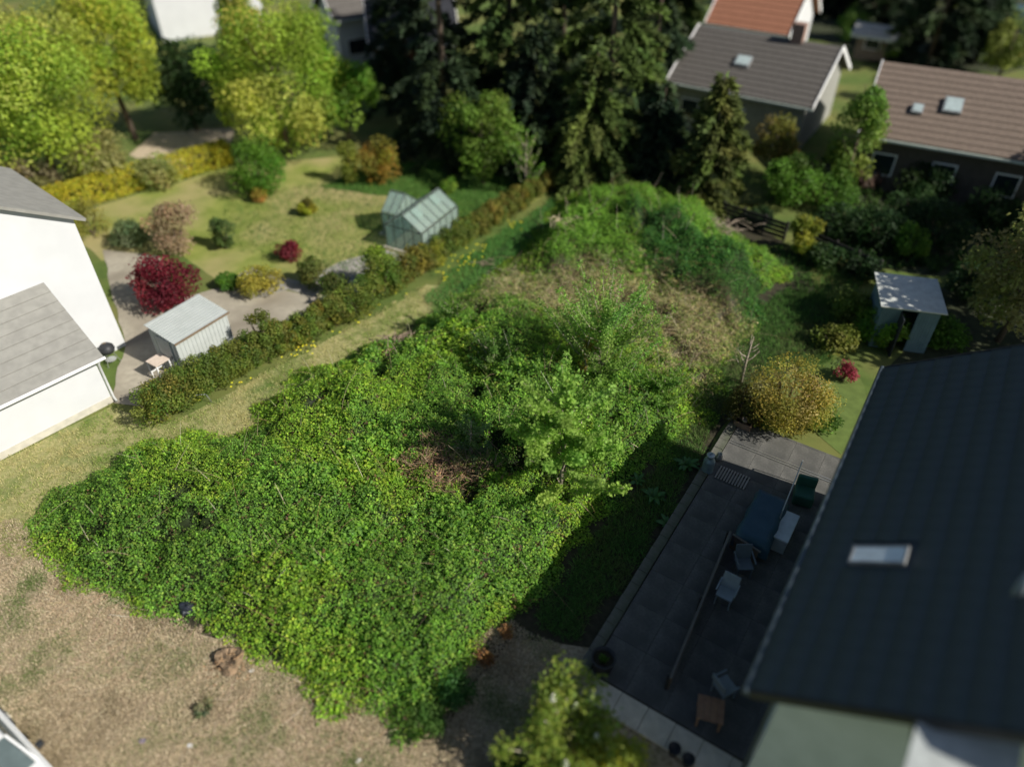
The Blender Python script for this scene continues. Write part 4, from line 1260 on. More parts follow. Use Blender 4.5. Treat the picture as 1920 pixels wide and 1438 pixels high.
def dock(uv, label, nl, L, seed):
    b = at(*uv); rng = np.random.default_rng(seed)
    o = empty('dock_plant', (b[0], b[1], 0), rng.uniform(0, 6), label=label, cat='plant')
    m = mat('dock_leaf', (.045, .125, .03), .5, (.03, .09, .022), 8, .2, 20)
    prof = [(0, .02), (.2, .07), (.45, .115), (.7, .10), (.9, .05), (1, .004)]
    mb = MB()
    vs, fs = [], []
    for t, w in prof:
        z = .75 * t - .75 * t * t
        for s_ in (-1, 0, 1): vs.append((t * .8 * L, s_ * w * L * 1.1, z * L * .8 + (.03 * L if s_ else 0) + .02))
    for i in range(len(prof) - 1):
        for j in (0, 1): fs.append((i * 3 + j, (i + 1) * 3 + j, (i + 1) * 3 + j + 1, i * 3 + j + 1))
    me = None
    for k in range(nl):
        if me is None:
            q = mb.add(vs, fs).build('leaf', m, o, smooth=True); me = q.data
        else:
            q = link_mesh('leaf', me, o)
        q.rotation_euler = (rng.normal() * .12, -rng.uniform(-.1, .55), k * 2.399 + rng.normal() * .2)
        sc_ = rng.uniform(.65, 1.1); q.scale = (sc_, sc_, sc_)
    return o


dock((1287, 875), 'big-leaved dock plant beside the milk can', 17, .62, 1)
dock((1225, 935), 'big-leaved dock plant in deep shade, halfway along the terrace edge', 14, .6, 2)
dock((1250, 985), 'smaller dock plant nearest the terrace kerb', 12, .5, 3)
dock((1195, 905), 'dock plant half under the sapling branches', 10, .45, 4)

# spring flowers along the hedge foot
rng = newrng()
fp = []
for (u, v, k, sp) in ((868, 492, 16, .4), (905, 470, 7, .35), (870, 500, 6, .3), (735, 552, 8, .3), (577, 660, 12, .3), (960, 432, 10, .4), (552, 668, 10, .25), (840, 520, 10, .4), (378, 757, 5, .3), (640, 615, 8, .4), (690, 590, 8, .4), (445, 725, 5, .3)):
    b = at(u, v)
    fp.append(np.stack([b[0] + rng.normal(size=k) * sp, b[1] + rng.normal(size=k) * sp, rng.uniform(.16, .32, k)], 1))
fp = np.concatenate(fp); q = 6
P = np.repeat(fp, q, 0); n = len(P)
a = np.tile(np.arange(q) * 2 * PI / q, len(fp))
T = unit(np.stack([np.cos(a), np.sin(a), .35 + 0 * a], 1)); B = unit(np.stack([-np.sin(a), np.cos(a), 0 * a], 1)); Nn = np.cross(T, B)
tag(quads('yellow_flowers', P, T, B, Nn, .055, .04, pick(rng, [(.75, .52, .03), (.8, .6, .04)], n, .08), PETAL), label='yellow spring flowers dotted along the hedge foot', kind='stuff')

# ================================================================== GARDEN OBJECTS
# greenhouse with a cross wing
gF, gL, gR = at(791, 437, 1.32)[:2], at(728, 414, 1.32)[:2], at(857, 385, 1.32)[:2]
gu = (gR - gF) / np.linalg.norm(gR - gF); gW = float(np.linalg.norm(gL - gF)); gLn = float(np.linalg.norm(gR - gF))
gz = math.atan2(gu[1], gu[0])
ghs = empty('greenhouse', (gF[0], gF[1], 0), gz, label='glass greenhouse with steep gable roof and a cross wing beside the hedge', cat='greenhouse')
GL = glass_mat('greenhouse_glass', (.55, .66, .62), .34, .08)
FRM = mat('greenhouse_frame', (.20, .24, .22), .4, metal=.5)
EV, RG = 1.25, 2.0


def pane(q, parent, t=.012):
    return MB().slab(q, t).build('pane', GL, parent)


def glasshouse(ox, oy, L, W, parent, along_x=True, nb=6, skip_end0=False):
    """L along the ridge, W across; frame bars as one part, every pane its own part"""
    def P(a, b, z): return (ox + a, oy + b, z) if along_x else (ox + b, oy + a, z)
    fr = MB()
    r = .022
    bar = lambda p, q, w=.04: fr.bar(p, q, w, w)
    for b in (0, W):
        bar(P(0, b, EV), P(L, b, EV), .05); bar(P(0, b, .1), P(L, b, .1), .06)
    bar(P(0, W / 2, RG), P(L, W / 2, RG), .06)
    for i in range(nb + 1):
        a = L * i / nb
        for b in (0, W):
            bar(P(a, b, .08), P(a, b, EV)); bar(P(a, b, EV), P(a, W / 2, RG))
    for a in (0, L):
        bar(P(a, 0, .1), P(a, W, .1), .06); bar(P(a, 0, EV), P(a, W, EV), .035)
        for b in (.25, .5, .75):
            zt = EV + (RG - EV) * (1 - abs(b - .5) * 2)
            bar(P(a, W * b, .1), P(a, W * b, zt - .02), .03)
    fr.build('frame', FRM, parent)
    g_ = .03
    for i in range(nb):
        a0, a1 = L * i / nb + g_, L * (i + 1) / nb - g_
        for b in (0, W):
            pane([P(a0, b, .15), P(a1, b, .15), P(a1, b, EV - .04), P(a0, b, EV - .04)], parent)
            s0, s1 = .06, .94
            b0, b1 = b + (W / 2 - b) * s0, b + (W / 2 - b) * s1
            pane([P(a0, b0, EV + (RG - EV) * s0), P(a1, b0, EV + (RG - EV) * s0), P(a1, b1, EV + (RG - EV) * s1), P(a0, b1, EV + (RG - EV) * s1)], parent)
    for a in (0, L):
        for k in range(4):
            b0, b1 = W * k / 4 + g_, W * (k + 1) / 4 - g_
            z = lambda b: EV + (RG - EV) * (1 - abs(b / W - .5) * 2) - .06
            pane([P(a, b0, .15), P(a, b1, .15), P(a, b1, z(b1)), P(a, b0, z(b0))], parent)


glasshouse(0, 0, gLn, gW, ghs, True, 6)
glasshouse(gLn * .3, gW + .04, .85, 1.9, ghs, False, 2)
MB().box((gLn / 2, gW / 2, .05), (gLn + .3, gW + .3, .10)).build('base', mat('pale_sill', (.5, .46, .36), .9), ghs)
MB().box((gLn * .3 + .95, gW + .63, .045), (2.1, .95, .09)).build('base', MATS['pale_sill'], ghs)
for k in (1, 4):
    aa = gLn * (k + .5) / 6; n_ = Vector((0, -(RG - EV), gW / 2)).normalized()
    MB().box(Vector((aa, gW * .36, EV + (RG - EV) * .72)) + n_ * .05, (gLn / 6 - .03, .5, .02), (1, 0, 0), Vector((0, gW / 2, RG - EV)).normalized(), n_).build('roof_vent', GL, ghs)

# corrugated metal shed
mA, mB, mD = at(327, 643, 1.78)[:2], at(258, 612, 1.95)[:2], at(418, 588, 1.78)[:2]
mu = (mD - mA) / np.linalg.norm(mD - mA); mLn = float(np.linalg.norm(mD - mA)) + .15; mW = 1.55
ms = empty('metal_shed', (mA[0], mA[1], 0), math.atan2(mu[1], mu[0]), label='small grey corrugated metal shed beside the white house', cat='shed')
SHM = mat('shed_steel', (.50, .53, .51), .5, (.45, .48, .46), 2, metal=.15)
H0, H1 = 1.75, 1.98
wlm = MB().prism([(0.03, 0.03), (mLn - .03, .03), (mLn - .03, mW - .03), (.03, mW - .03)], 0, H0 - .02)
wlm.add([(.03, .03, H0 - .02), (.03, mW - .03, H0 - .02), (.03, mW - .03, H1 - .02), (mLn - .03, .03, H0 - .02), (mLn - .03, mW - .03, H0 - .02), (mLn - .03, mW - .03, H1 - .02)], [(0, 1, 2), (3, 5, 4), (1, 4, 5, 2)])
wlm.build('wall', SHM, ms)
npn = 14
rib = MB()
for i in range(npn + 1):                      # wall ribs on the long side and on the gable
    rib.box((.03 + (mLn - .06) * i / npn, .022, H0 / 2), (.05, .022, H0 - .06))
for i in range(9):
    rib.box((.022, .03 + (mW - .06) * i / 8, H0 / 2), (.022, .05, H0 - .06))
tag(rib.build('wall_ribs', SHM, ms), kind='stuff')
nst = 12
for i in range(nst):                          # roof sheets, each its own strip along the shed
    b0, b1 = -.06 + (mW + .12) * i / nst, -.06 + (mW + .12) * (i + 1) / nst
    z = lambda b: H0 + (H1 - H0) * b / mW + .012
    MB().slab([(-.06, b0, z(b0) + .022), (mLn + .06, b0, z(b0) + .022), (mLn + .06, b1 - .006, z(b1)), (-.06, b1 - .006, z(b1))], .02).build('roof_strip', SHM, ms)
MB().bar((-.07, -.08, H0 - .01), (mLn + .07, -.08, H0 - .01), .05, .07).build('eave_trim', mat('brown_trim', (.2, .15, .1), .6), ms)
dr = MB().box((-.004, mW * .5, .85), (.03, .75, 1.6)).build('door', mat('shed_door', (.40, .42, .41), .5), ms)
MB().box((-.035, mW * .5 - .28, .9), (.03, .03, .14)).build('handle', DARK, dr)

# white slatted table
tb = at(296, 676, .78)
tab = empty('garden_table', (tb[0], tb[1], 0), math.atan2(mu[1], mu[0]), label='small white high-legged table in front of the metal shed', cat='table')
TP = mat('table_board', (.62, .52, .44), .7, (.55, .46, .38), 6)
for k in range(4):
    MB().box((0, -.24 + k * .16, .80), (.62, .15, .03)).build('plank', TP, tab)
for sx in (-1, 1):
    for sy in (-1, 1):
        MB().box((sx * .27, sy * .27, .39), (.05, .05, .785)).build('leg', WHITE_PAINT, tab)
for sy in (-1, 1): MB().box((0, sy * .27, .28), (.49, .03, .04)).build('rail', WHITE_PAINT, tab)

# kettle grill
kb = at(206, 668, .35)
kg = empty('kettle_grill', (kb[0], kb[1], 0), .4, label='round dark kettle grill on the yard beside the white house', cat='grill')
MB().lathe([(0, .48), (.14, .50), (.25, .58), (.29, .70)], 20).build('bowl', DARK, kg, smooth=True)
lid = MB().lathe([(.295, .70), (.27, .82), (.17, .92), (0, .96)], 20).build('lid', DARK, kg, smooth=True)
MB().box((0, 0, .99), (.12, .03, .05)).build('handle', WOOD, lid)
for k in range(3):
    a = k * 2.094
    MB().tube([(.16 * math.cos(a), .16 * math.sin(a), .52), (.32 * math.cos(a), .32 * math.sin(a), .0)], .014, 6).build('leg', ALU, kg)
MB().lathe([(0, .2), (.2, .2), (.2, .215), (0, .215)], 14).build('ash_tray', ALU, kg)

# low rail beside the path
ra, rb = at(590, 572), at(640, 568)
rl = empty('plank_rail', (ra[0], ra[1], 0), math.atan2(rb[1] - ra[1], rb[0] - ra[0]), label='low grey wooden rail behind the hedge row', cat='rail')
Lr = float(np.hypot(*(rb - ra)[:2]))
for x in (0.05, Lr - .05): MB().box((x, 0, .19), (.08, .08, .42)).build('post', WOOD, rl)
MB().box((Lr / 2, -.06, .36), (Lr + .2, .03, .12)).build('plank', mat('grey_plank', (.42, .38, .33), .85), rl)

# hoop of bent pipe lying against the hedge
hb2 = at(372, 765)
hp = MB().tube([(hb2[0] - .45, hb2[1] - .25, .03), (hb2[0] - .3, hb2[1] - .1, .42), (hb2[0] + .0, hb2[1] + .08, .56), (hb2[0] + .32, hb2[1] + .25, .45), (hb2[0] + .42, hb2[1] + .28, .02)], .014, 6).build('pipe_hoop', mat('steel_hoop', (.4, .42, .45), .4, metal=.5), smooth=True)
tag(hp, label='thin bent grey pipe hoop standing at the hedge foot', cat='hoop')

# tree stump
sb = at(432, 1240)
st = empty('tree_stump', (sb[0], sb[1], 0), .3, label='cut tree stump with orange-brown rotten wood at the bramble edge', cat='stump')
rng = newrng()
mb = MB(); N_ = 28; rr = [.31 + .05 * math.sin(3 * k * 2 * PI / N_) + rng.uniform(-.012, .012) for k in range(N_)]
vs = []
for sc_, z in ((1.35, -.02), (1.08, .1), (1.0, .24), (.82, .22), (.5, .17), (.2, .12)):
    vs += [(rr[k] * sc_ * math.cos(2 * PI * k / N_), rr[k] * sc_ * math.sin(2 * PI * k / N_), z + (rng.uniform(-.025, .03) if sc_ < 1.05 else 0)) for k in range(N_)]
fs = [(i * N_ + k, i * N_ + (k + 1) % N_, (i + 1) * N_ + (k + 1) % N_, (i + 1) * N_ + k) for i in range(5) for k in range(N_)] + [tuple(5 * N_ + k for k in range(N_))]
mb.add(vs, fs).build('trunk', mat('rotten_wood', (.30, .21, .13), .95, (.08, .06, .04), 7, .8, 25), st)
ch_ = MB()
for k in range(70):
    a = rng.uniform(0, 6.28); r = rng.uniform(.15, .72)
    ch_.box((r * math.cos(a), r * math.sin(a) - .1, .03 + (.2 if r < .33 else 0)), (rng.uniform(.03, .1), rng.uniform(.02, .04), .02), (math.cos(a * 3), math.sin(a * 3), 0), (-math.sin(a * 3), math.cos(a * 3), 0))
tag(ch_.build('wood_chips', mat('wood_chip', (.46, .30, .17), .9, (.3, .19, .1), 9), st), kind='stuff')

# crumpled black bag on the brambles
def crumple(name, uv, zoff, r, m, label, cat, seed, sq=.6):
    b = at(*uv); rng = np.random.default_rng(seed)
    z = max(0, hat(b[0], b[1]))
    n1, n2 = 14, 8
    vs = []
    for j in range(n2 + 1):
        th = PI * j / n2
        for i in range(n1):
            q = r * rng.uniform(.65, 1.15)
            vs.append((q * math.sin(th) * math.cos(2 * PI * i / n1), q * .8 * math.sin(th) * math.sin(2 * PI * i / n1), q * sq * math.cos(th)))
    fs = [(j * n1 + i, (j + 1) * n1 + i, (j + 1) * n1 + (i + 1) % n1, j * n1 + (i + 1) % n1) for j in range(n2) for i in range(n1)]
    o = MB().add(vs, fs).build(name, m)
    o.location = (b[0], b[1], z + zoff)
    o.rotation_euler = (.2, .1, seed)
    return tag(o, label=label, cat=cat)


crumple('plastic_bag', (350, 1142), .02, .27, mat('black_bag', (.02, .024, .035), .35, spec=.5), 'crumpled black plastic bag lying on the brambles', 'bag', 2)
for uv, lab, colr, sd_ in (((472, 1258), 'scrap of white paper beside the tree stump', (.7, .7, .68), 3), ((672, 1427), 'scrap of white paper low on the dry lawn', (.7, .68, .62), 4), ((357, 1398), 'tiny white scrap on the dry lawn near the car', (.7, .7, .7), 6)):
    b = at(*uv)
    o = crumple('paper_scrap', uv, .03, .075, mat('paper_%d' % sd_, colr, .8), lab, 'litter', sd_, .35)
crumple('plastic_wrapper', (267, 1388), .025, .11, mat('mauve_plastic', (.22, .17, .32), .5), 'mauve plastic wrapper lying on the dry lawn', 'litter', 9, .2)
shrub('weed_clump', (382, 1330), 'grey-green weed clump alone on the dry lawn', [(.14, .2, .11), (.12, .17, .07), (.2, .2, .1)], R=.26, h=.22, nb=9, br=.09, n=420, leaf=.07)
shrub('weed_clump', (860, 1300), 'dark long-leaved weed clump at the bramble tip', [(.05, .13, .03), (.06, .15, .035)], R=.55, h=.7, nb=16, br=.24, n=1800, leaf=.11, aspect=.3)
shrub('weed_clump', (800, 1360), 'green nettle clump ending the brambles on the dry lawn', [(.07, .15, .03), (.09, .17, .035)], R=.5, h=.55, nb=16, br=.22, n=1800, leaf=.10, aspect=.3)
shrub('dead_fern', (908, 1240), 'orange-brown dead fern beside the bramble edge', [(.30, .15, .06), (.25, .12, .05)], R=.28, h=.4, nb=9, br=.13, n=500, leaf=.08, aspect=.3)
shrub('dead_fern', (952, 1190), 'orange dead fern closest to the shaded grass', [(.34, .18, .08), (.28, .14, .06)], R=.22, h=.35, nb=8, br=.12, n=400, leaf=.08, aspect=.3)


def brush(uv, label, N, R, L, m, seed, zz=.3):
    b = at(*uv); rng = np.random.default_rng(seed)
    o = empty('brushwood_pile', (b[0], b[1], max(0, hat(b[0], b[1]) - .1)), label=label, cat='brushwood')
    for k in range(N):
        a = rng.uniform(0, PI); c0 = np.array([rng.normal() * R * .5, rng.normal() * R * .35, rng.uniform(.02, zz)])
        d = np.array([math.cos(a), math.sin(a), rng.normal() * .25]) * L * rng.uniform(.4, 1)
        MB().tube([c0 - d / 2, c0 + [0, 0, .04], c0 + d / 2], [.022, .018, .008], 5).build('branch', m, o)
    return o


BW = mat('brush_wood', (.30, .22, .17), .9, (.18, .13, .1), 8)
brush((755, 650), 'grey-brown pile of cut branches at the mown strip edge', 42, .9, .9, BW, 1)
brush((735, 680), 'small reddish pile of cut branches below the grey one', 16, .4, .4, mat('red_brush', (.34, .22, .16), .9), 2, .15)
brush((912, 498), 'small brown twig heap among the long green grass', 18, .45, .5, BW, 3, .2)
brush((1345, 448), 'pale pile of branches below the wooden fence', 46, 1.4, 1.0, mat('pale_brush', (.36, .29, .22), .9), 4)
brush((1055, 478), 'pale straw heap on top of the brambles', 40, .7, .9, mat('straw_brush', (.5, .42, .27), .9), 5, .2)

# wooden fence in the shade
fa, fb = at(1352, 412), at(1468, 452)
fd = fb - fa; fl = float(np.hypot(fd[0], fd[1]))
fe = empty('wooden_fence', (fa[0], fa[1], 0), math.atan2(fd[1], fd[0]), label='dark weathered plank fence in the shade behind the ivy', cat='fence')
for i in range(4): MB().box((fl * i / 3, .05, .5), (.1, .1, 1.05)).build('post', DARKWOOD, fe)
for i in range(3):
    for k in range(4): MB().box((fl * (i + .5) / 3, -.02, .2 + k * .23), (fl / 3 - .01, .03, .17)).build('plank', DARKWOOD, fe)
fa2, fb2 = at(1520, 470), at(1640, 525)
fd = fb2 - fa2; fl = float(np.hypot(fd[0], fd[1]))
fe = empty('wooden_fence', (fa2[0], fa2[1], 0), math.atan2(fd[1], fd[0]), label='dark plank fence running towards the white-roofed hut', cat='fence')
for i in range(4): MB().box((fl * i / 3, .05, .5), (.1, .1, 1.05)).build('post', DARKWOOD, fe)
for i in range(3):
    for k in range(4): MB().box((fl * (i + .5) / 3, -.02, .2 + k * .23), (fl / 3 - .01, .03, .17)).build('plank', DARKWOOD, fe)

# white-roofed hut
h0 = at(1655, 570, 2.1)[:2]; h1 = at(1775, 585, 2.1)[:2]; h2_ = at(1690, 502, 2.25)[:2]
hu = (h1 - h0) / np.linalg.norm(h1 - h0); hwid = float(np.linalg.norm(h1 - h0)); hdep = 2.1
ht = empty('garden_hut', (h0[0], h0[1], 0), math.atan2(hu[1], hu[0]), label='blue-grey garden hut with flat white roof and dark open door', cat='hut')
HUT = mat('hut_blue', (.14, .22, .26), .7, (.11, .18, .215), 3)
hwm = MB()
for x0, x1 in ((.1, hwid * .36), (hwid * .62, hwid - .1)): hwm.box(((x0 + x1) / 2, .13, 1.0), (x1 - x0, .06, 2.0))
hwm.box((hwid * .49, .13, 1.93), (hwid * .26 - .004, .06, .14))
for x in (.13, hwid - .13): hwm.box((x, hdep / 2 + .08, 1.0), (.06, hdep - .17, 2.0))
hwm.box((hwid / 2, hdep - .03, 1.0), (hwid - .33, .06, 2.0))
hwm.build('wall', HUT, ht)
MB().slab([(-.05, -.1, 2.06), (hwid + .05, -.1, 2.06), (hwid + .05, hdep + .15, 2.2), (-.05, hdep + .15, 2.2)], .05).build('roof', mat('hut_roof', (.55, .57, .53), .8), ht)
MB().box((hwid * .36 - .02, -.22, .92), (.04, .62, 1.8)).build('door', mat('hut_door', (.03, .035, .04), .7), ht)
for k in range(6):
    MB().box((.13 + (hwid * .36 - .16) * (k + .5) / 6, .095, 1.0), ((hwid * .36 - .16) / 6 - .012, .014, 1.95)).build('plank', HUT, ht)
    MB().box((hwid * .64 + (hwid * .36 - .16) * (k + .5) / 6 , .095, 1.0), ((hwid * .36 - .16) / 6 - .012, .014, 1.95)).build('plank', HUT, ht)

# ---------------------------------------------------------------- things on the terrace
TZ = .12


def tplace(u, v): return at(u, v, TZ)


# milk can
b = tplace(1326, 882)
mc = empty('milk_can', (b[0], b[1], TZ), .5, label='old blue-grey milk can on the kerb of the terrace', cat='can')
MCM = mat('milk_can_paint', (.24, .31, .34), .45, (.18, .24, .27), 5, metal=.35)
MB().lathe([(0, 0), (.19, 0), (.195, .03), (.19, .06), (.19, .42), (.195, .44), (.17, .52), (.105, .58), (.10, .66), (.13, .68), (.13, .70)], 20).build('body', MCM, mc, smooth=True)
ld = MB().lathe([(.135, .70), (.14, .73), (.11, .75), (.03, .765), (0, .765)], 20).build('lid', mat('milk_can_lid', (.42, .46, .47), .4, metal=.4), mc, smooth=True)
MB().box((0, 0, .785), (.12, .03, .035)).build('handle', MCM, ld)
for s in (-1, 1): MB().tube([(s * .11, 0, .64), (s * .20, 0, .62), (s * .20, 0, .52), (s * .175, 0, .48)], .012, 6).build('handle', MCM, mc)
# small jug beside it
b = tplace(1347, 862)
jg = empty('metal_jug', (b[0], b[1], TZ), .9, label='small grey metal jug beside the milk can', cat='jug')
JM = mat('jug_zinc', (.38, .38, .36), .4, metal=.5)
MB().lathe([(0, .01), (.09, .0), (.12, .1), (.11, .2), (.075, .26), (.085, .30), (.078, .30), (.068, .26), (0, .2)], 16).build('body', JM, jg, smooth=True)
MB().tube([(-.08, 0, .28), (-.17, 0, .24), (-.17, 0, .14), (-.115, 0, .10)], .012, 6).build('handle', JM, jg)
# duckboard of slats
b = tplace(1352, 888)
db = empty('duckboard', (b[0], b[1], TZ), hz, label='weathered wooden duckboard lying below the milk can', cat='duckboard')
for k in range(11): MB().box((0, -(-.1 + k * .095), .045), (.62, .05, .02)).build('slat', mat('grey_slat', (.30, .28, .25), .85), db)
for x in (-.22, .22): MB().box((x, -.375, .0175), (.05, 1.05, .033)).build('bearer', DARKWOOD, db)
# planter box with pot on the corner
b = tplace(1392, 799)
pb = empty('planter_box', (b[0], b[1], TZ), hz - PI / 2, label='brown wooden planter box at the corner of the terrace', cat='planter')
WB = mat('planter_wood', (.26, .17, .12), .85)
for sy in (-1, 1): MB().box((0, sy * .15, .12), (.60, .03, .24)).build('board', WB, pb)
for sx in (-1, 1): MB().box((sx * .285, 0, .12), (.03, .268, .24)).build('board', WB, pb)
MB().box((0, 0, .08), (.535, .265, .14)).build('soil', soil_m, pb)
pt = empty('flower_pot', (b[0] + .05 * e2[0], b[1] + .05 * e2[1], TZ + .15), 0, label='pale clay pot standing in the wooden planter box', cat='pot')
MB().lathe([(0, 0), (.075, 0), (.11, .17), (.125, .17), (.125, .21), (.105, .21), (.09, .12), (0, .12)], 16).build('body', mat('pale_clay', (.45, .36, .28), .9), pt, smooth=True)
# corner post
b = tplace(1368, 787)
o = MB().box((b[0], b[1], TZ + .17), (.13, .13, .36)).build('stone_post', mat('post_stone', (.36, .33, .28), .9, bump=.4), bevel=.015)
tag(o, label='short stone post on the far corner of the terrace', cat='post')

# table under a blue tarpaulin
b = at(1432, 968, .85)
tt = empty('covered_table', (b[0], b[1], TZ), hz, label='long garden table under a dark blue tarpaulin cover', cat='table')
TARP = mat('blue_tarp', (.035, .085, .12), .45, (.028, .07, .10), 2, .25, 6)
rng = newrng()
mb = MB(); nx_, ny_ = 18, 10; LX, LY = 2.0, .95
vs, fs = [], []
for j in range(ny_ + 1):
    for i in range(nx_ + 1):
        u = (i / nx_ - .5) * (LX + .5); v = (j / ny_ - .5) * (LY + .5)
        ox_ = max(0, abs(u) - LX / 2); oy_ = max(0, abs(v) - LY / 2); d_ = max(ox_, oy_)
        z = .76 - 2.3 * d_ + .012 * math.sin(9 * u) * math.cos(7 * v)
        vs.append((min(max(u, -LX / 2 - .05 - .1 * ox_), LX / 2 + .05 + .1 * ox_), min(max(v, -LY / 2 - .05), LY / 2 + .05) + .02 * math.sin(8 * u), z))
for j in range(ny_):
    for i in range(nx_): fs.append((j * (nx_ + 1) + i, j * (nx_ + 1) + i + 1, (j + 1) * (nx_ + 1) + i + 1, (j + 1) * (nx_ + 1) + i))
mb.add(vs, fs).build('tarpaulin', TARP, tt, smooth=True)
MB().box((0, 0, .71), (1.9, .85, .04)).build('table_top', WOOD, tt)
for sx in (-1, 1):
    for sy in (-1, 1): MB().box((sx * .85, sy * .36, .345), (.07, .07, .69)).build('leg', WOOD, tt)
# white box
b = at(1470, 985, .7)
wbx = empty('storage_box', (b[0], b[1], TZ), hz, label='pale grey storage box beside the tarpaulin-covered table', cat='box')
MB().box((0, 0, .27), (1.15, .55, .54)).build('body', mat('box_grey', (.34, .38, .39), .5), wbx, bevel=.02)
MB().box((0, 0, .58), (1.2, .6, .07)).build('lid', mat('box_lid', (.55, .60, .61), .45), wbx, bevel=.02)
# green covered chair
b = at(1508, 925, .45)
gc = empty('covered_chair', (b[0], b[1], TZ), hz + .2, label='low garden chair under a dark green cover', cat='chair')
GCV = mat('green_cover', (.03, .11, .075), .55, (.024, .09, .06), 3, .2, 8)
MB().box((0, 0, .24), (.62, .6, .44)).build('seat', GCV, gc, bevel=.06)
MB().box((.27, 0, .58), (.14, .6, .5)).build('backrest', GCV, gc, bevel=.05)
# low wooden partition and thin poles
pa, pb2 = tplace(1362, 1022), tplace(1252, 1292)
pd = pb2 - pa; pl_ = float(np.hypot(pd[0], pd[1]))
pn = empty('wood_screen', (pa[0], pa[1], TZ), math.atan2(pd[1], pd[0]), label='low brown wooden screen running along the middle of the terrace', cat='screen')
nb_ = 8
for k in range(nb_): MB().box((pl_ * (k + .5) / nb_, 0, .30), (pl_ / nb_ - .015, .035, .56)).build('board', mat('screen_wood', (.16, .12, .085), .85, (.11, .08, .06), 6), pn)
MB().box((pl_ / 2, 0, .605), (pl_ + .06, .07, .04)).build('rail', mat('screen_rail', (.15, .14, .12), .8), pn)
for k in range(3): MB().box((pl_ * k / 2, -.06, .3), (.07, .07, .60)).build('post', DARKWOOD, pn)
pq = at(1424, 1035, .7)
pn2 = empty('wood_screen', (pa[0], pa[1], TZ), math.atan2(pq[1] - pa[1], pq[0] - pa[0]), label='short wooden screen at right angles to the long low one', cat='screen')
l2 = float(np.hypot(pq[0] - pa[0], pq[1] - pa[1]))
for k in range(3): MB().box((.08 + (l2 - .1) * (k + .5) / 3, 0, .30), ((l2 - .1) / 3 - .015, .035, .56)).build('board', MATS['screen_wood'], pn2)
MB().box((l2 / 2 + .06, 0, .605), (l2 - .06, .06, .035)).build('rail', MATS['screen_rail'], pn2)
# clothes line frame
b0, b1 = tplace(1490, 905), tplace(1452, 1000)
cf = empty('clothes_line', (b0[0], b0[1], TZ), 0, label='thin grey metal frame standing behind the storage box', cat='frame')
dv = b1 - b0
for q in ((0, 0), (dv[0], dv[1])): MB().tube([(q[0], q[1], 0), (q[0], q[1], 1.05)], .018, 8).build('pole', ALU, cf)
MB().tube([(0, 0, 1.05), (dv[0], dv[1], 1.05)], .018, 8).build('crossbar', ALU, cf)


def chair(uv, rz, label, m, z=.45):
    b = at(uv[0], uv[1], TZ + z)
    o = empty('garden_chair', (b[0], b[1], TZ), rz, label=label, cat='chair')
    MB().box((0, 0, .43), (.46, .46, .05)).build('seat', m, o, bevel=.015)
    MB().slab([(.20, -.23, .45), (.20, .23, .45), (.31, .23, .92), (.31, -.23, .92)], .04).build('backrest', m, o)
    for sx in (-1, 1):
        for sy in (-1, 1): MB().bar((sx * .2, sy * .2, 0), (sx * .19, sy * .19, .405), .035, .035).build('leg', m, o)
    for sy in (-1, 1): MB().bar((-.2, sy * .25, .64), (.25, sy * .25, .66), .04, .03).build('armrest', m, o)
    return o


chair((1362, 1110), hz, 'pale grey garden chair in the middle of the shaded terrace', mat('chair_grey', (.28, .33, .35), .5))
chair((1395, 1055), hz + .6, 'grey garden chair in front of the storage box', mat('chair_dark', (.13, .16, .18), .5))
chair((1360, 1285), hz + 2.6, 'light garden chair behind the brown wooden stool', mat('chair_pale', (.20, .24, .26), .5))
# wooden stool table
b = at(1332, 1330, .55)
sto = empty('wooden_stool', (b[0], b[1], TZ), hz + .3, label='brown wooden side table near the gable of the dark-roofed house', cat='stool')
OW = mat('warm_wood', (.30, .17, .10), .7, (.24, .13, .075), 7)
for k in range(4): MB().box((0, -.24 + k * .16, .46), (.62, .15, .03)).build('plank', OW, sto)
for sx in (-1, 1):
    for sy in (-1, 1): MB().box((sx * .26, sy * .26, .22), (.05, .05, .445)).build('leg', OW, sto)
# round planter tub
b = at(1131, 1238, .5)
tbp = empty('planter_tub', (b[0], b[1], TZ), 0, label='round black planter tub with a small green plant inside', cat='planter')
MB().lathe([(0, .0), (.24, .0), (.30, .50), (.32, .50), (.32, .54), (.275, .54), (.265, .42), (0, .42)], 26).build('tub', DARK, tbp, smooth=True)
MB().lathe([(0, .424), (.258, .424), (.25, .40)], 20).build('soil', soil_m, tbp)
rng = newrng()
n = 60
a = rng.uniform(0, 6.28, n); P = np.stack([rng.normal(size=n) * .05, -.05 + rng.normal(size=n) * .05, np.full(n, .43)], 1)
T = unit(np.stack([np.cos(a) * .4, np.sin(a) * .4, np.ones(n)], 1)); B = unit(np.stack([-np.sin(a), np.cos(a), 0 * a], 1))
quads('leaves', P, T, B, np.cross(T, B), .17, .035, pick(rng, P_GREEN, n), LEAF, tbp)
# dark pots by the walk
for uv, lab in (((1262, 1412), 'black plant pot nearest the pale stone walk'), ((1288, 1432), 'black plant pot beside the other one, nearer the frame edge')):
    b = at(*uv)
    o = empty('plant_pot', (b[0], b[1], .024), 0, label=lab, cat='pot')
    MB().lathe([(0, 0), (.10, 0), (.14, .24), (.155, .24), (.155, .28), (.13, .28), (.12, .2), (0, .2)], 16).build('body', DARK, o, smooth=True)

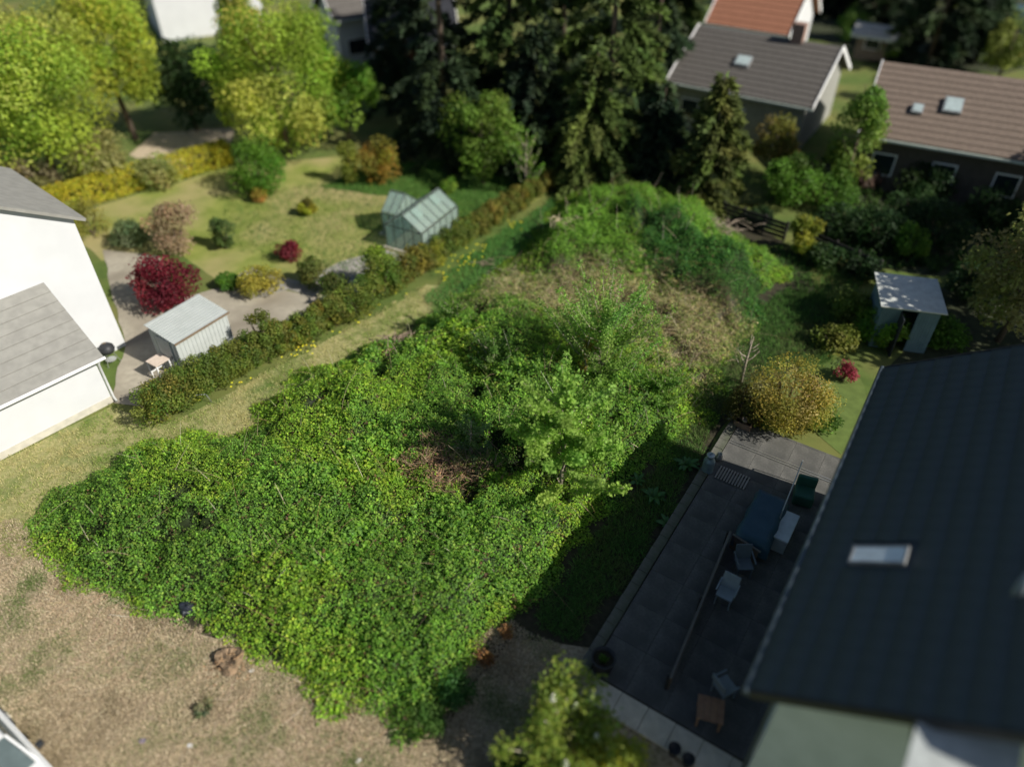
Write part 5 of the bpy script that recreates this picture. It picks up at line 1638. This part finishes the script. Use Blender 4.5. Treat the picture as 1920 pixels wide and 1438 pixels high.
# ---------------------------------------------------------------- car at the lower corner
c1 = at(0, 1328, 1.25); c2 = at(95, 1432, .95)
cd = (c2 - c1)[:2]; cd = cd / np.linalg.norm(cd)
rn = np.array([-cd[1], cd[0]])             # to the left of the heading
cen = (c2[:2] - cd * 1.15) - rn * .86
car = empty('parked_car', (cen[0], cen[1], 0), math.atan2(cd[1], cd[0]), label='parked white car with dark glass, cut by the corner of the frame', cat='car')
CARW = mat('car_paint', (.70, .71, .71), .25, (.68, .69, .69), 2, spec=.6)
prof = [(-2.1, .35), (-2.12, .75), (-2.0, .98), (-1.2, 1.02), (.55, .98), (1.5, .88), (2.05, .74), (2.12, .5), (2.1, .32)]
vs, fs = [], []
m_ = len(prof)
for s_, w in ((-1, .80), (-1, .86), (1, .86), (1, .80)):
    for x, z in prof:
        vs.append((x * (1 if w > .82 else .985), s_ * w, z - (0 if w > .82 else -.02)))
for r_ in range(3):
    for i in range(m_ - 1): fs.append((r_ * m_ + i, r_ * m_ + i + 1, (r_ + 1) * m_ + i + 1, (r_ + 1) * m_ + i))
    fs.append((r_ * m_ + m_ - 1, r_ * m_, (r_ + 1) * m_, (r_ + 1) * m_ + m_ - 1))
fs.append(tuple(range(m_))); fs.append(tuple(reversed(range(3 * m_, 4 * m_))))
MB().add(vs, fs).build('body', CARW, car, smooth=False, bevel=.04)
MB().slab([(-1.55, -.60, 1.42), (-1.55, .60, 1.42), (.05, .60, 1.44), (.05, -.60, 1.44)][::-1], .05).build('roof', CARW, car, bevel=.02)
MB().slab([(.06, -.58, 1.42), (.06, .58, 1.42), (.85, .70, .98), (.85, -.70, .98)][::-1], .02).build('windscreen', mat('car_glass', (.10, .13, .13), .08, spec=.7), car)
MB().slab([(-1.56, .58, 1.40), (-1.56, -.58, 1.40), (-2.0, -.68, 1.0), (-2.0, .68, 1.0)][::-1], .02).build('rear_window', MATS['car_glass'], car)
for s_ in (-1, 1):
    q = [(-1.9, s_ * .76, 1.0), (.72, s_ * .76, .99), (.04, s_ * .62, 1.40), (-1.5, s_ * .62, 1.39)]
    MB().slab(q if s_ < 0 else q[::-1], .02).build('side_window', MATS['car_glass'], car)
    MB().bar((.80, s_ * .74, .99), (.05, s_ * .61, 1.42), .05, .05).build('pillar', CARW, car)
    MB().box((.55, s_ * .96, 1.0), (.14, .16, .12)).build('mirror', DARK, car, bevel=.02)
    MB().box((2.03, s_ * .6, .66), (.14, .34, .14)).build('headlight', mat('headlamp', (.7, .72, .72), .1), car, bevel=.02)
    for x in (-1.3, 1.32):
        w_ = MB()
        w_.tube([(x, s_ * .68, .31), (x, s_ * .88, .31)], .31, 20)
        wo = w_.build('wheel', DARK, car, smooth=False)
        MB().tube([(x, s_ * .885, .31), (x, s_ * .895, .31)], .19, 16).build('rim', ALU, wo)

# van far off at the upper corner
vb_ = at(1905, 62)
van = empty('parked_van', (vb_[0], vb_[1], 0), math.radians(70), label='dark blue parked van beyond the brown-roofed house', cat='van')
MB().box((0, 0, .95), (4.4, 1.8, 1.2)).build('body', mat('van_blue', (.03, .07, .11), .3), van, bevel=.15)
MB().box((-.3, 0, 1.75), (3.3, 1.6, .42)).build('cabin', MATS['van_blue'], van, bevel=.12)
for s_ in (-1, 1):
    MB().box((-.3, s_ * .805, 1.74), (2.8, .02, .28)).build('side_window', GLASS_DARK, van)
    for x in (-1.4, 1.4): MB().tube([(x, s_ * .7, .33), (x, s_ * .93, .33)], .33, 16).build('wheel', DARK, van)
